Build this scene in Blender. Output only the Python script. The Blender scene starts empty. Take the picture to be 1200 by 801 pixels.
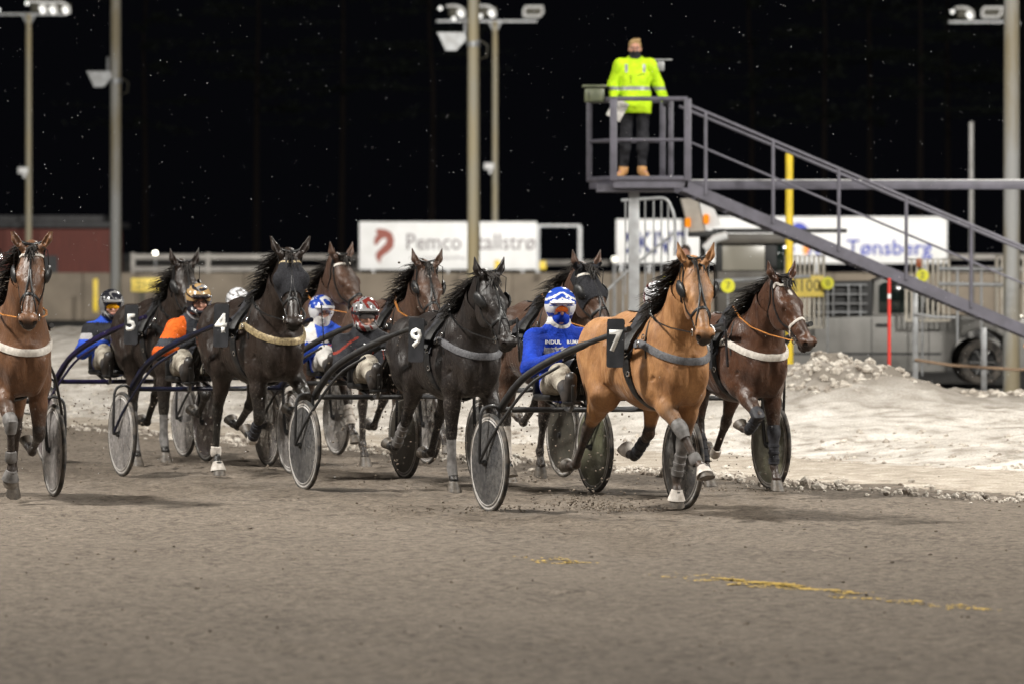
import bpy, bmesh, math, random
import numpy as np
from mathutils import Vector, Matrix
from mathutils.bvhtree import BVHTree
R = math.radians
random.seed(7); rng = np.random.default_rng(7)
scene = bpy.context.scene
COL = scene.collection

# ------------------------------------------------------------------ camera
F = 6667.0; CH = 1.75; HY = 317.0
cam = bpy.data.cameras.new('camera'); camo = bpy.data.objects.new('camera', cam); COL.objects.link(camo)
cam.sensor_width = 36.0; cam.lens = 36.0 * F / 1200.0
cam.shift_y = -(400.5 - HY) / 1200.0
cam.clip_start = 1.0; cam.clip_end = 3000
camo.location = (0, 0, CH); camo.rotation_euler = (R(90), 0, 0)
cam.dof.use_dof = True; cam.dof.focus_distance = 42.5; cam.dof.aperture_fstop = 3.9
scene.camera = camo
def P(px, py, d): return Vector(((px - 600) / F * d, d, CH + (HY - py) / F * d))
def G(px, d, z=0.0): return Vector(((px - 600) / F * d, d, z))

# ------------------------------------------------------------------ night sky and exposure
w = bpy.data.worlds.new('World'); scene.world = w; w.use_nodes = True
nt = w.node_tree; bg = nt.nodes['Background']
sky = nt.nodes.new('ShaderNodeTexSky'); sky.sky_type = 'NISHITA'; sky.sun_disc = False
sky.sun_elevation = R(-8); sky.sun_rotation = R(200)
mx = nt.nodes.new('ShaderNodeMixRGB'); mx.blend_type = 'ADD'; mx.inputs[0].default_value = 1
nt.links.new(sky.outputs[0], mx.inputs[1]); mx.inputs[2].default_value = (0.016, 0.017, 0.024, 1)
nt.links.new(mx.outputs[0], bg.inputs[0]); bg.inputs[1].default_value = 0.11
scene.view_settings.view_transform = 'Standard'; scene.view_settings.look = 'None'
scene.view_settings.gamma = 1; scene.view_settings.use_curve_mapping = False
scene.view_settings.exposure = 0.0

def flood(x, y, z, tx, ty, power, size=1.6, col=(1, 0.965, 0.90), spread=140):
    l = bpy.data.lights.new('floodlight', 'AREA'); l.shape = 'DISK'; l.size = size; l.energy = power; l.color = col
    l.spread = R(spread)
    o = bpy.data.objects.new('floodlight', l); COL.objects.link(o); o.location = (x, y, z)
    o.rotation_euler = (Vector((tx, ty, 0.5)) - Vector((x, y, z))).to_track_quat('-Z', 'Y').to_euler()
# floodlights beside the track, plus unseen lamps added to brighten single areas
LK = 0.172
flood(-17, 38, 20, 0, 43, 43000 * LK, size=2.4)
flood(17, 37, 20, 1, 43, 21000 * LK, size=2.4)
flood(-11, 14, 14, -1, 33, 4500 * LK)  # this lamp and the next are added to brighten the foreground
flood(13, 14, 14, 1, 31, 4500 * LK)
flood(26, 46, 14, 6, 54, 11500 * LK, spread=90)
flood(-24, 54, 14, -3, 50, 6000 * LK)
flood(4, 66, 13, 1, 46, 6000 * LK)  # unseen lamp added behind the field for a rim of light
flood(-20, 66, 13, -6, 76, 9500 * LK, spread=120)  # unseen lamp added to brighten the far left snow
flood(16, 60, 13, 8, 88, 17000 * LK, spread=120)
flood(-6, 98, 14, -2, 134, 15000 * LK, spread=100)  # unseen lamp added to light the background poles
flood(6, 130, 14, 2, 211, 60000 * LK, spread=90)
flood(-26, 150, 14, -18, 211, 16000 * LK, spread=90)
flood(30, 150, 14, 16, 211, 45000 * LK, spread=90)

# ------------------------------------------------------------------ helpers
def tag(o, label=None, cat=None, group=None, kind=None):
    if label: o['label'] = label
    if cat: o['category'] = cat
    if group: o['group'] = group
    if kind: o['kind'] = kind
    return o
def empty(name, loc=(0, 0, 0), rz=0, label=None, cat=None, group=None):
    o = bpy.data.objects.new(name, None); COL.objects.link(o); o.empty_display_size = 0.1
    o.location = loc; o.rotation_euler = (0, 0, rz)
    return tag(o, label, cat, group)
def mesh_obj(name, me, mats, parent=None, smooth=True):
    o = bpy.data.objects.new(name, me); COL.objects.link(o)
    if not isinstance(mats, (list, tuple)): mats = [mats]
    for m in mats: me.materials.append(m)
    if parent: o.parent = parent
    if smooth and len(me.polygons): me.polygons.foreach_set('use_smooth', [True] * len(me.polygons))
    return o

def principled(name, col, rough=0.6, metal=0.0, spec=0.5, **kw):
    m = bpy.data.materials.new(name); m.use_nodes = True
    b = m.node_tree.nodes['Principled BSDF']
    b.inputs['Base Color'].default_value = (*col, 1); b.inputs['Roughness'].default_value = rough
    b.inputs['Metallic'].default_value = metal; b.inputs['Specular IOR Level'].default_value = spec
    for k, v in kw.items(): b.inputs[k.replace('_', ' ')].default_value = v
    return m
def worn(name, col, col2, rough=0.6, scale=8.0, bump=0.0, metal=0.0, detail=5, lo=0.35, hi=0.65, stretch=None, bdist=0.01, spec=0.5, rough2=None):
    """procedural two-tone material with noise wear and optional bump"""
    m = principled(name, col, rough, metal, spec); n = m.node_tree; b = n.nodes['Principled BSDF']
    tc = n.nodes.new('ShaderNodeTexCoord'); mp = n.nodes.new('ShaderNodeMapping')
    if stretch: mp.inputs['Scale'].default_value = stretch
    n.links.new(tc.outputs['Object'], mp.inputs[0])
    no = n.nodes.new('ShaderNodeTexNoise'); no.inputs['Scale'].default_value = scale; no.inputs['Detail'].default_value = detail
    n.links.new(mp.outputs[0], no.inputs['Vector'])
    cr = n.nodes.new('ShaderNodeValToRGB'); cr.color_ramp.elements[0].position = lo; cr.color_ramp.elements[1].position = hi
    cr.color_ramp.elements[0].color = (*col, 1); cr.color_ramp.elements[1].color = (*col2, 1)
    n.links.new(no.outputs[0], cr.inputs[0]); n.links.new(cr.outputs[0], b.inputs['Base Color'])
    if rough2 is not None:
        mr = n.nodes.new('ShaderNodeMapRange'); mr.inputs[3].default_value = rough; mr.inputs[4].default_value = rough2
        n.links.new(no.outputs[0], mr.inputs[0]); n.links.new(mr.outputs[0], b.inputs['Roughness'])
    if bump:
        bp = n.nodes.new('ShaderNodeBump'); bp.inputs['Strength'].default_value = bump; bp.inputs['Distance'].default_value = bdist
        n.links.new(no.outputs[0], bp.inputs['Height']); n.links.new(bp.outputs[0], b.inputs['Normal'])
    return m
def emit(name, col, s):
    m = bpy.data.materials.new(name); m.use_nodes = True; n = m.node_tree; n.nodes.clear()
    e = n.nodes.new('ShaderNodeEmission'); e.inputs[0].default_value = (*col, 1); e.inputs[1].default_value = s
    o = n.nodes.new('ShaderNodeOutputMaterial'); n.links.new(e.outputs[0], o.inputs[0]); return m

class MB:
    """collects boxes, tubes and lofts, builds ONE mesh"""
    def __init__(s): s.v = []; s.f = []; s.mi = []
    def add(s, v, f, mi=0):
        o = len(s.v); s.v += [tuple(p) for p in v]; s.f += [tuple(i + o for i in q) for q in f]; s.mi += [mi] * len(f)
    def box(s, c, d, rot=None, mi=0, bev=0.0):
        hx, hy, hz = d[0] / 2, d[1] / 2, d[2] / 2
        b = min(bev, hx * .9, hy * .9, hz * .9)
        M = rot if rot is not None else Matrix.Identity(3)
        c = Vector(c)
        if b <= 0:
            vs = [c + M @ Vector((x * hx, y * hy, z * hz)) for x in (-1, 1) for y in (-1, 1) for z in (-1, 1)]
            s.add(vs, [(0, 1, 3, 2), (4, 6, 7, 5), (0, 4, 5, 1), (2, 3, 7, 6), (0, 2, 6, 4), (1, 5, 7, 3)], mi); return
        bm = bmesh.new(); bmesh.ops.create_cube(bm, size=1)
        for v in bm.verts: v.co = Vector((v.co.x * 2 * hx, v.co.y * 2 * hy, v.co.z * 2 * hz))
        bmesh.ops.bevel(bm, geom=bm.edges[:], offset=b, segments=2, affect='EDGES', profile=.5)
        bm.verts.ensure_lookup_table(); bm.verts.index_update()
        s.add([c + M @ v.co for v in bm.verts], [[v.index for v in f.verts] for f in bm.faces], mi); bm.free()
    def tube(s, pts, r, n=8, mi=0, caps=True, squash=None):
        pts = [Vector(p) for p in pts]; N = len(pts)
        rs = list(r) if isinstance(r, (list, tuple)) else [r] * N
        up = None; vs = []
        for i in range(N):
            t = (pts[min(i + 1, N - 1)] - pts[max(i - 1, 0)]).normalized()
            if up is None:
                up = Vector((0, 0, 1)) if abs(t.z) < .9 else Vector((1, 0, 0))
            a = (up - t * up.dot(t)).normalized(); b = t.cross(a); up = a
            for k in range(n):
                an = 2 * math.pi * k / n
                q = 1 if squash is None else squash
                vs.append(pts[i] + a * math.cos(an) * rs[i] * q + b * math.sin(an) * rs[i])
        fs = [(i * n + k, i * n + (k + 1) % n, (i + 1) * n + (k + 1) % n, (i + 1) * n + k) for i in range(N - 1) for k in range(n)]
        if caps: fs += [tuple(range(n))[::-1], tuple((N - 1) * n + k for k in range(n))]
        s.add(vs, fs, mi)
    def lathe(s, c, axis, prof, n=24, mi=0):
        """prof: list of (r, h) along axis"""
        ax = Vector(axis).normalized(); a = ax.orthogonal().normalized(); b = ax.cross(a); c = Vector(c); vs = []
        for r, h in prof:
            for k in range(n):
                an = 2 * math.pi * k / n; vs.append(c + ax * h + (a * math.cos(an) + b * math.sin(an)) * r)
        N = len(prof)
        s.add(vs, [(i * n + k, i * n + (k + 1) % n, (i + 1) * n + (k + 1) % n, (i + 1) * n + k) for i in range(N - 1) for k in range(n)], mi)
    def prism(s, pts, thick, n, mi=0):
        """planar polygon pts extruded by n*thick"""
        nn = Vector(n) * thick; a = [Vector(p) for p in pts]; b = [p + nn for p in a]; m = len(a)
        s.add(a + b, [tuple(range(m))[::-1], tuple(range(m, 2 * m))] + [(i, (i + 1) % m, m + (i + 1) % m, m + i) for i in range(m)], mi)
    def build(s, name, mats, parent=None, smooth=True, loc=None):
        me = bpy.data.meshes.new(name); me.from_pydata(s.v, [], s.f)
        o = mesh_obj(name, me, mats, parent, False)
        me.polygons.foreach_set('material_index', s.mi)
        if smooth:
            bm = bmesh.new(); bm.from_mesh(me); bmesh.ops.recalc_face_normals(bm, faces=bm.faces[:])
            for e in bm.edges:
                if len(e.link_faces) == 2: e.smooth = e.calc_face_angle(0) < R(38)
                else: e.smooth = False
            for f in bm.faces: f.smooth = True
            bm.to_mesh(me); bm.free()
        if loc: o.location = loc
        return o

def text_mesh(txt, size, M, name='lettering', mat=None, parent=None, proj=None, depth=0.002, bold=0.0, alignx='CENTER', sx=1.0, res=2, off=0.003):
    cu = bpy.data.curves.new('txt', 'FONT'); cu.body = txt; cu.size = size; cu.align_x = alignx; cu.align_y = 'CENTER'
    cu.offset = bold; cu.resolution_u = res; cu.extrude = 0
    o = bpy.data.objects.new('txt', cu); COL.objects.link(o)
    dg = bpy.context.evaluated_depsgraph_get(); dg.update()
    me0 = o.evaluated_get(dg).to_mesh()
    bm = bmesh.new(); bm.from_mesh(me0); o.evaluated_get(dg).to_mesh_clear()
    bpy.data.objects.remove(o); bpy.data.curves.remove(cu)
    if proj is not None:
        bmesh.ops.triangulate(bm, faces=bm.faces[:])
        for _ in range(2):
            ed = [e for e in bm.edges if e.calc_length() > size * .25]
            if ed: bmesh.ops.subdivide_edges(bm, edges=ed, cuts=1)
    ext = bmesh.ops.extrude_face_region(bm, geom=bm.faces[:]) if proj is None else None
    if ext:
        for v in [g for g in ext['geom'] if isinstance(g, bmesh.types.BMVert)]: v.co.z += depth
    for v in bm.verts:
        v.co.x *= sx; co = M @ v.co
        if proj is not None:
            bvh, dr = proj; dr = Vector(dr).normalized()
            h = bvh.ray_cast(co - dr * .25, dr, .8)
            if h[0] is not None: co = h[0] - dr * off
        v.co = co
    me = bpy.data.meshes.new(name); bm.to_mesh(me); bm.free()
    return mesh_obj(name, me, mat, parent, False)

def frame(o, xa, ya):
    xa = Vector(xa).normalized(); ya = Vector(ya).normalized(); z = xa.cross(ya)
    M = Matrix((xa, ya, z)).transposed().to_4x4(); M.translation = Vector(o); return M

# ------------------------------------------------------------------ signed distance modelling (numpy)
def _smin(a, b, k):
    if k <= 0: return np.minimum(a, b)
    h = np.maximum(k - np.abs(a - b), 0) / k
    return np.minimum(a, b) - h * h * k * 0.25
def _smax(a, b, k): return -_smin(-a, -b, k)
class Field:
    def __init__(s, lo, hi, h):
        s.lo = np.array(lo, float); s.h = h
        s.n = np.ceil((np.array(hi) - s.lo) / h).astype(int) + 1
        s.D = np.full(s.n, 0.5, np.float32)
        s.ax = [(s.lo[i] + np.arange(s.n[i]) * h).astype(np.float32) for i in range(3)]
    def sub(s, lo, hi, k):
        m = k + 2.5 * s.h
        a = [max(0, int((lo[i] - m - s.lo[i]) / s.h)) for i in range(3)]
        b = [min(s.n[i], int((hi[i] + m - s.lo[i]) / s.h) + 2) for i in range(3)]
        if any(b[i] <= a[i] for i in range(3)): return None
        sl = tuple(slice(a[i], b[i]) for i in range(3))
        return sl, s.ax[0][a[0]:b[0], None, None], s.ax[1][None, a[1]:b[1], None], s.ax[2][None, None, a[2]:b[2]]
    def put(s, sl, d, k, cut):
        s.D[sl] = _smax(s.D[sl], -d, k) if cut else _smin(s.D[sl], d, k)
    def ell(s, c, r, k=.04, M=None, cut=False):
        """ellipsoid; M = 3x3 whose columns are its local axes"""
        c = np.array(c, float); r = np.array(r, float)
        if M is None: e = r; M = np.eye(3)
        else: M = np.array(M, float); e = np.sqrt(((M * r) ** 2).sum(1))
        q = s.sub(c - e, c + e, k)
        if q is None: return
        sl, X, Y, Z = q; X = X - c[0]; Y = Y - c[1]; Z = Z - c[2]
        u = [(M[0, i] * X + M[1, i] * Y + M[2, i] * Z) for i in range(3)]
        k0 = np.sqrt(sum((u[i] / r[i]) ** 2 for i in range(3))); k1 = np.sqrt(sum((u[i] / r[i] ** 2) ** 2 for i in range(3)))
        s.put(sl, k0 * (k0 - 1) / np.maximum(k1, 1e-6), k, cut)
    def cone(s, a, b, ra, rb, k=.03, sq=None, cut=False):
        """round cone; sq=(axis, f): scale thickness along axis by f"""
        a = np.array(a, float); b = np.array(b, float); m = max(ra, rb) * (max(1, sq[1]) if sq else 1)
        q = s.sub(np.minimum(a, b) - m, np.maximum(a, b) + m, k)
        if q is None: return
        sl, X, Y, Z = q; X = X - a[0]; Y = Y - a[1]; Z = Z - a[2]; ba = b - a; L = max((ba ** 2).sum(), 1e-9)
        t = np.clip((X * ba[0] + Y * ba[1] + Z * ba[2]) / L, 0, 1)
        dx = X - t * ba[0]; dy = Y - t * ba[1]; dz = Z - t * ba[2]
        if sq:
            n = np.array(sq[0], float); n /= np.linalg.norm(n); f = sq[1]
            pr = dx * n[0] + dy * n[1] + dz * n[2]; g = (1 / f - 1)
            dx = dx + pr * g * n[0]; dy = dy + pr * g * n[1]; dz = dz + pr * g * n[2]
            sc = 1.0 if f > 1 else (0.5 + 0.5 * f)
        else: sc = 1.0
        s.put(sl, (np.sqrt(dx * dx + dy * dy + dz * dz) - (ra + (rb - ra) * t)) * sc, k, cut)
    def mesh(s):
        D = s.D; S = D < 0
        c = np.zeros(np.array(D.shape) - 1, np.int8)
        for i in (0, 1):
            for j in (0, 1):
                for k in (0, 1): c += S[i:D.shape[0] - 1 + i, j:D.shape[1] - 1 + j, k:D.shape[2] - 1 + k]
        act = (c > 0) & (c < 8); ids = np.full(act.shape, -1, np.int64); I = np.argwhere(act)
        ids[act] = np.arange(len(I)); acc = np.zeros((len(I), 3)); cnt = np.zeros(len(I))
        cor = [(i, j, k) for i in (0, 1) for j in (0, 1) for k in (0, 1)]
        val = {o: D[I[:, 0] + o[0], I[:, 1] + o[1], I[:, 2] + o[2]] for o in cor}
        for o in cor:
            for a in range(3):
                if o[a]: continue
                p = list(o); p[a] = 1; p = tuple(p); A = val[o]; B = val[p]; m = (A < 0) != (B < 0)
                t = A[m] / (A[m] - B[m]); pos = np.tile(np.array(o, float), (m.sum(), 1)); pos[:, a] += t
                acc[m] += pos; cnt[m] += 1
        V = (I + acc / cnt[:, None]) * s.h + s.lo
        Fs = []
        for a in range(3):
            b, d = (a + 1) % 3, (a + 2) % 3
            sl0 = [slice(None)] * 3; sl1 = [slice(None)] * 3; sl0[a] = slice(0, -1); sl1[a] = slice(1, None)
            S0 = S[tuple(sl0)]; X = S0 != S[tuple(sl1)]
            E = np.argwhere(X); E = E[(E[:, b] > 0) & (E[:, d] > 0) & (E[:, b] < D.shape[b] - 1) & (E[:, d] < D.shape[d] - 1)]
            def g(ob, od):
                q = E.copy(); q[:, b] -= ob; q[:, d] -= od; return ids[q[:, 0], q[:, 1], q[:, 2]]
            Q = np.stack([g(1, 1), g(0, 1), g(0, 0), g(1, 0)], 1)
            fl = ~S0[E[:, 0], E[:, 1], E[:, 2]]; Q[fl] = Q[fl][:, ::-1]; Fs.append(Q)
        return V, np.concatenate(Fs)
def np_mesh(name, V, Q):
    me = bpy.data.meshes.new(name); me.vertices.add(len(V)); me.vertices.foreach_set('co', np.asarray(V, np.float32).ravel())
    me.loops.add(Q.size); me.loops.foreach_set('vertex_index', Q.astype(np.int32).ravel())
    me.polygons.add(len(Q)); me.polygons.foreach_set('loop_start', np.arange(0, Q.size, 4, dtype=np.int32))
    me.polygons.foreach_set('loop_total', np.full(len(Q), 4, np.int32)); me.update(calc_edges=True); return me
def seg_dist(V, a, b):
    a = np.array(a); b = np.array(b); ba = b - a; t = np.clip(((V - a) @ ba) / (ba @ ba), 0, 1)
    return np.linalg.norm(V - a - t[:, None] * ba, axis=1)
def sstep(x, a, b): t = np.clip((x - a) / (b - a), 0, 1); return t * t * (3 - 2 * t)
def bvh_of(V, Q): return BVHTree.FromPolygons([tuple(v) for v in V.tolist()], Q.tolist())

def catmull(pts, n=8):
    pts = [Vector(p) for p in pts]; out = []
    P_ = [pts[0] * 2 - pts[1]] + pts + [pts[-1] * 2 - pts[-2]]
    for i in range(1, len(P_) - 2):
        a, b, c, d = P_[i - 1:i + 3]
        for j in range(n):
            t = j / n
            out.append(.5 * ((2 * b) + (c - a) * t + (2 * a - 5 * b + 4 * c - d) * t * t + (3 * b - a - 3 * c + d) * t ** 3))
    return out + [pts[-1]]
def strap(mb, bvh, pts, width, thick=.006, n=6, mi=0, off=.003, snap=True):
    """flat strap lying on the surface below a path"""
    pl = catmull(pts, n); P2 = []; N2 = []
    for p in pl:
        h = bvh.find_nearest(p)
        if h[0] is None: P2.append(p); N2.append(Vector((0, 0, 1))); continue
        nn = h[1].normalized(); P2.append(h[0] + nn * off if snap else p); N2.append(nn)
    for _ in range(2):
        N2 = [(N2[max(i - 1, 0)] + N2[i] * 2 + N2[min(i + 1, len(N2) - 1)]).normalized() for i in range(len(N2))]
        P2 = [P2[0]] + [(P2[i - 1] + P2[i] * 2 + P2[i + 1]) / 4 for i in range(1, len(P2) - 1)] + [P2[-1]]
    vs = []; M = len(P2)
    for i in range(M):
        t = (P2[min(i + 1, M - 1)] - P2[max(i - 1, 0)]).normalized(); s = t.cross(N2[i]).normalized(); nn = N2[i]
        a, b = P2[i] + s * width / 2, P2[i] - s * width / 2
        vs += [a - nn * thick * .5, a + nn * thick * .6, (a + b) / 2 + nn * thick, b + nn * thick * .6, b - nn * thick * .5]
    fs = [(i * 5 + k, i * 5 + (k + 1) % 5, (i + 1) * 5 + (k + 1) % 5, (i + 1) * 5 + k) for i in range(M - 1) for k in range(5)]
    fs += [(4, 3, 2, 1, 0), tuple((M - 1) * 5 + k for k in range(5))]
    mb.add(vs, fs, mi); return P2
# ------------------------------------------------------------------ materials shared by the field
def coat_mat(name, base, base2, point, rough=0.42, bump=.25, sweat=(.05, .04, .035)):
    m = principled(name, base, rough, 0, .34); n = m.node_tree; b = n.nodes['Principled BSDF']
    L = n.links.new; N = n.nodes.new
    tc = N('ShaderNodeTexCoord')
    def noise(sc, det, stretch=None):
        mp = N('ShaderNodeMapping'); L(tc.outputs['Object'], mp.inputs[0])
        if stretch: mp.inputs['Scale'].default_value = stretch
        q = N('ShaderNodeTexNoise'); q.inputs['Scale'].default_value = sc; q.inputs['Detail'].default_value = det; L(mp.outputs[0], q.inputs['Vector']); return q
    n1 = noise(5.5, 6); n1.inputs['Distortion'].default_value = .6; n2 = noise(110, 5, (1, 1, .30)); n3 = noise(11, 6)
    cr = N('ShaderNodeValToRGB'); cr.color_ramp.elements[0].position = .34; cr.color_ramp.elements[1].position = .68
    cr.color_ramp.elements[0].color = (*base2, 1); cr.color_ramp.elements[1].color = (*base, 1); L(n1.outputs[0], cr.inputs[0])
    at = N('ShaderNodeAttribute'); at.attribute_name = 'points'
    ma = N('ShaderNodeMath'); ma.operation = 'MULTIPLY_ADD'; L(n3.outputs[0], ma.inputs[0]); ma.inputs[1].default_value = .5; ma.inputs[2].default_value = -.25
    ad = N('ShaderNodeMath'); ad.operation = 'ADD'; ad.use_clamp = True; L(at.outputs['Fac'], ad.inputs[0]); L(ma.outputs[0], ad.inputs[1])
    mu = N('ShaderNodeMath'); mu.operation = 'MULTIPLY'; mu.use_clamp = True; L(at.outputs['Fac'], mu.inputs[0]); mu.inputs[1].default_value = 1.5
    mm = N('ShaderNodeMath'); mm.operation = 'MINIMUM'; L(ad.outputs[0], mm.inputs[0]); L(mu.outputs[0], mm.inputs[1])
    mix = N('ShaderNodeMixRGB'); L(mm.outputs[0], mix.inputs[0]); L(cr.outputs[0], mix.inputs[1]); mix.inputs[2].default_value = (*point, 1)
    # pale splashes of wet sand low on the body, hair flecking
    at2 = N('ShaderNodeAttribute'); at2.attribute_name = 'dirt'
    n4 = noise(55, 8); r4 = N('ShaderNodeValToRGB'); r4.color_ramp.elements[0].position = .55; r4.color_ramp.elements[1].position = .72; L(n4.outputs[0], r4.inputs[0])
    n7 = noise(190, 2); r7 = N('ShaderNodeValToRGB'); r7.color_ramp.elements[0].position = .62; r7.color_ramp.elements[1].position = .68; L(n7.outputs[0], r7.inputs[0])
    mxx = N('ShaderNodeMath'); mxx.operation = 'MAXIMUM'; L(r4.outputs[0], mxx.inputs[0]); L(r7.outputs[0], mxx.inputs[1])
    m4 = N('ShaderNodeMath'); m4.operation = 'MULTIPLY'; L(mxx.outputs[0], m4.inputs[0]); L(at2.outputs['Fac'], m4.inputs[1])
    mix2 = N('ShaderNodeMixRGB'); L(m4.outputs[0], mix2.inputs[0]); L(mix.outputs[0], mix2.inputs[1]); mix2.inputs[2].default_value = (.20, .175, .15, 1)
    n5 = N('ShaderNodeMapRange'); L(n2.outputs[0], n5.inputs[0]); n5.inputs[3].default_value = .66; n5.inputs[4].default_value = 1.36
    mix3 = N('ShaderNodeVectorMath'); mix3.operation = 'SCALE'; at3 = N('ShaderNodeAttribute'); at3.attribute_name = 'star'; mix4 = N('ShaderNodeMixRGB'); L(at3.outputs['Fac'], mix4.inputs[0]); L(mix2.outputs[0], mix4.inputs[1]); mix4.inputs[2].default_value = (.50, .46, .42, 1); L(mix4.outputs[0], mix3.inputs[0]); L(n5.outputs[0], mix3.inputs['Scale'])
    L(mix3.outputs[0], b.inputs['Base Color'])
    rr = N('ShaderNodeMapRange'); L(n3.outputs[0], rr.inputs[0]); rr.inputs[1].default_value = .3; rr.inputs[2].default_value = .7
    rr.inputs[3].default_value = rough - .10; rr.inputs[4].default_value = rough + .18; L(rr.outputs[0], b.inputs['Roughness'])
    bp = N('ShaderNodeBump'); bp.inputs['Strength'].default_value = bump; bp.inputs['Distance'].default_value = .010; L(n2.outputs[0], bp.inputs['Height'])
    n6 = noise(9, 6, (1.2, 1, .5)); n6.inputs['Distortion'].default_value = .8; bp2 = N('ShaderNodeBump'); bp2.inputs['Strength'].default_value = .65; bp2.inputs['Distance'].default_value = .030
    L(n6.outputs[0], bp2.inputs['Height']); L(bp.outputs[0], bp2.inputs['Normal']); L(bp2.outputs[0], b.inputs['Normal'])
    b.inputs['Sheen Weight'].default_value = .0 if max(base) < .06 else .06; b.inputs['Sheen Roughness'].default_value = .4
    return m
M_BAY = coat_mat('bright_bay_coat', (.41, .205, .082), (.22, .098, .036), (.030, .022, .018), .5)
M_BAYR = coat_mat('red_bay_coat', (.145, .068, .032), (.088, .040, .020), (.022, .015, .012), .38)
M_DBAY = coat_mat('dark_bay_coat', (.085, .036, .018), (.040, .018, .011), (.016, .012, .010), .33)
M_BLACK = coat_mat('black_coat', (.014, .012, .012), (.022, .017, .015), (.008, .007, .007), .34)
M_SEAL = coat_mat('seal_brown_coat', (.026, .017, .013), (.017, .012, .010), (.009, .008, .007), .34)
M_BROWN = coat_mat('brown_coat', (.080, .040, .024), (.045, .024, .016), (.016, .012, .010), .4)
M_HAIR = worn('mane_hair', (.009, .008, .007), (.022, .017, .014), .6, 40, .2, spec=.25)
M_HOOF = worn('hoof_horn', (.045, .036, .028), (.12, .10, .08), .55, 30, .2)
M_BOOTW = worn('white_hoof_boot', (.62, .58, .53), (.34, .30, .26), .6, 18, .2)
M_LEATHER = worn('black_leather', (.007, .007, .008), (.022, .021, .020), .42, 30, .15, spec=.3)
M_GREYBOOT = worn('grey_leg_boot', (.16, .15, .145), (.075, .07, .065), .6, 22, .3)
M_DKBOOT = worn('dark_leg_boot', (.012, .012, .015), (.035, .035, .04), .6, 25, .3, spec=.25)
M_STOCK = worn('white_leg_bandage', (.55, .50, .45), (.30, .26, .22), .7, 22, .4)
M_WHITEL = worn('white_leather', (.60, .56, .50), (.40, .36, .32), .5, 30, .1)
M_GREYL = worn('grey_webbing', (.13, .13, .14), (.07, .07, .075), .55, 60, .2)
M_GOLDL = worn('studded_gold_leather', (.42, .33, .18), (.16, .12, .07), .4, 60, .2, metal=.2)
M_ORREIN = worn('tan_rein_leather', (.50, .20, .045), (.36, .14, .035), .5, 30, .1)
M_METAL = principled('bit_steel', (.6, .6, .6), .25, 1.0)
M_EYE = principled('horse_eye', (.006, .004, .003), .06)
M_PLATE = worn('black_number_plate', (.012, .013, .015), (.026, .026, .03), .5, 14, spec=.3)
M_DIGIT = worn('white_number', (.80, .80, .78), (.62, .61, .58), .6, 20)
M_MESH = worn('black_mesh_hood', (.008, .008, .010), (.022, .022, .026), .8, 90, .4, spec=.2)

TH0 = 22.0
def hroot(): pass

def leg_fore(side, a, body):
    """a = (forearm, cannon, pastern, splay) degrees from straight down, positive forward"""
    fa, ca, pa, sp = [R(v) for v in a]; s = side
    E = Vector((.20, s * .145, .90 + body)); ly = math.sin(sp) * s
    d = lambda t: Vector((math.sin(t), ly, -math.cos(t) * math.cos(sp)))
    K = E + d(fa) * .40; Fk = K + d(ca) * .265; C = Fk + d(pa) * .115
    return E, K, Fk, C, pa
def leg_hind(side, a, body):
    ta, ga, ca, pa, sp = [R(v) for v in a]; s = side
    H = Vector((-.78, s * .125, 1.20 + body)); ly = math.sin(sp) * s
    d = lambda t: Vector((math.sin(t), ly, -math.cos(t) * math.cos(sp)))
    S = H + d(ta) * .36 + Vector((0, s * .04, 0)); K = S + d(ga) * .41; Fk = K + d(ca) * .35; C = Fk + d(pa) * .115
    return H, S, K, Fk, C, pa

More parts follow.
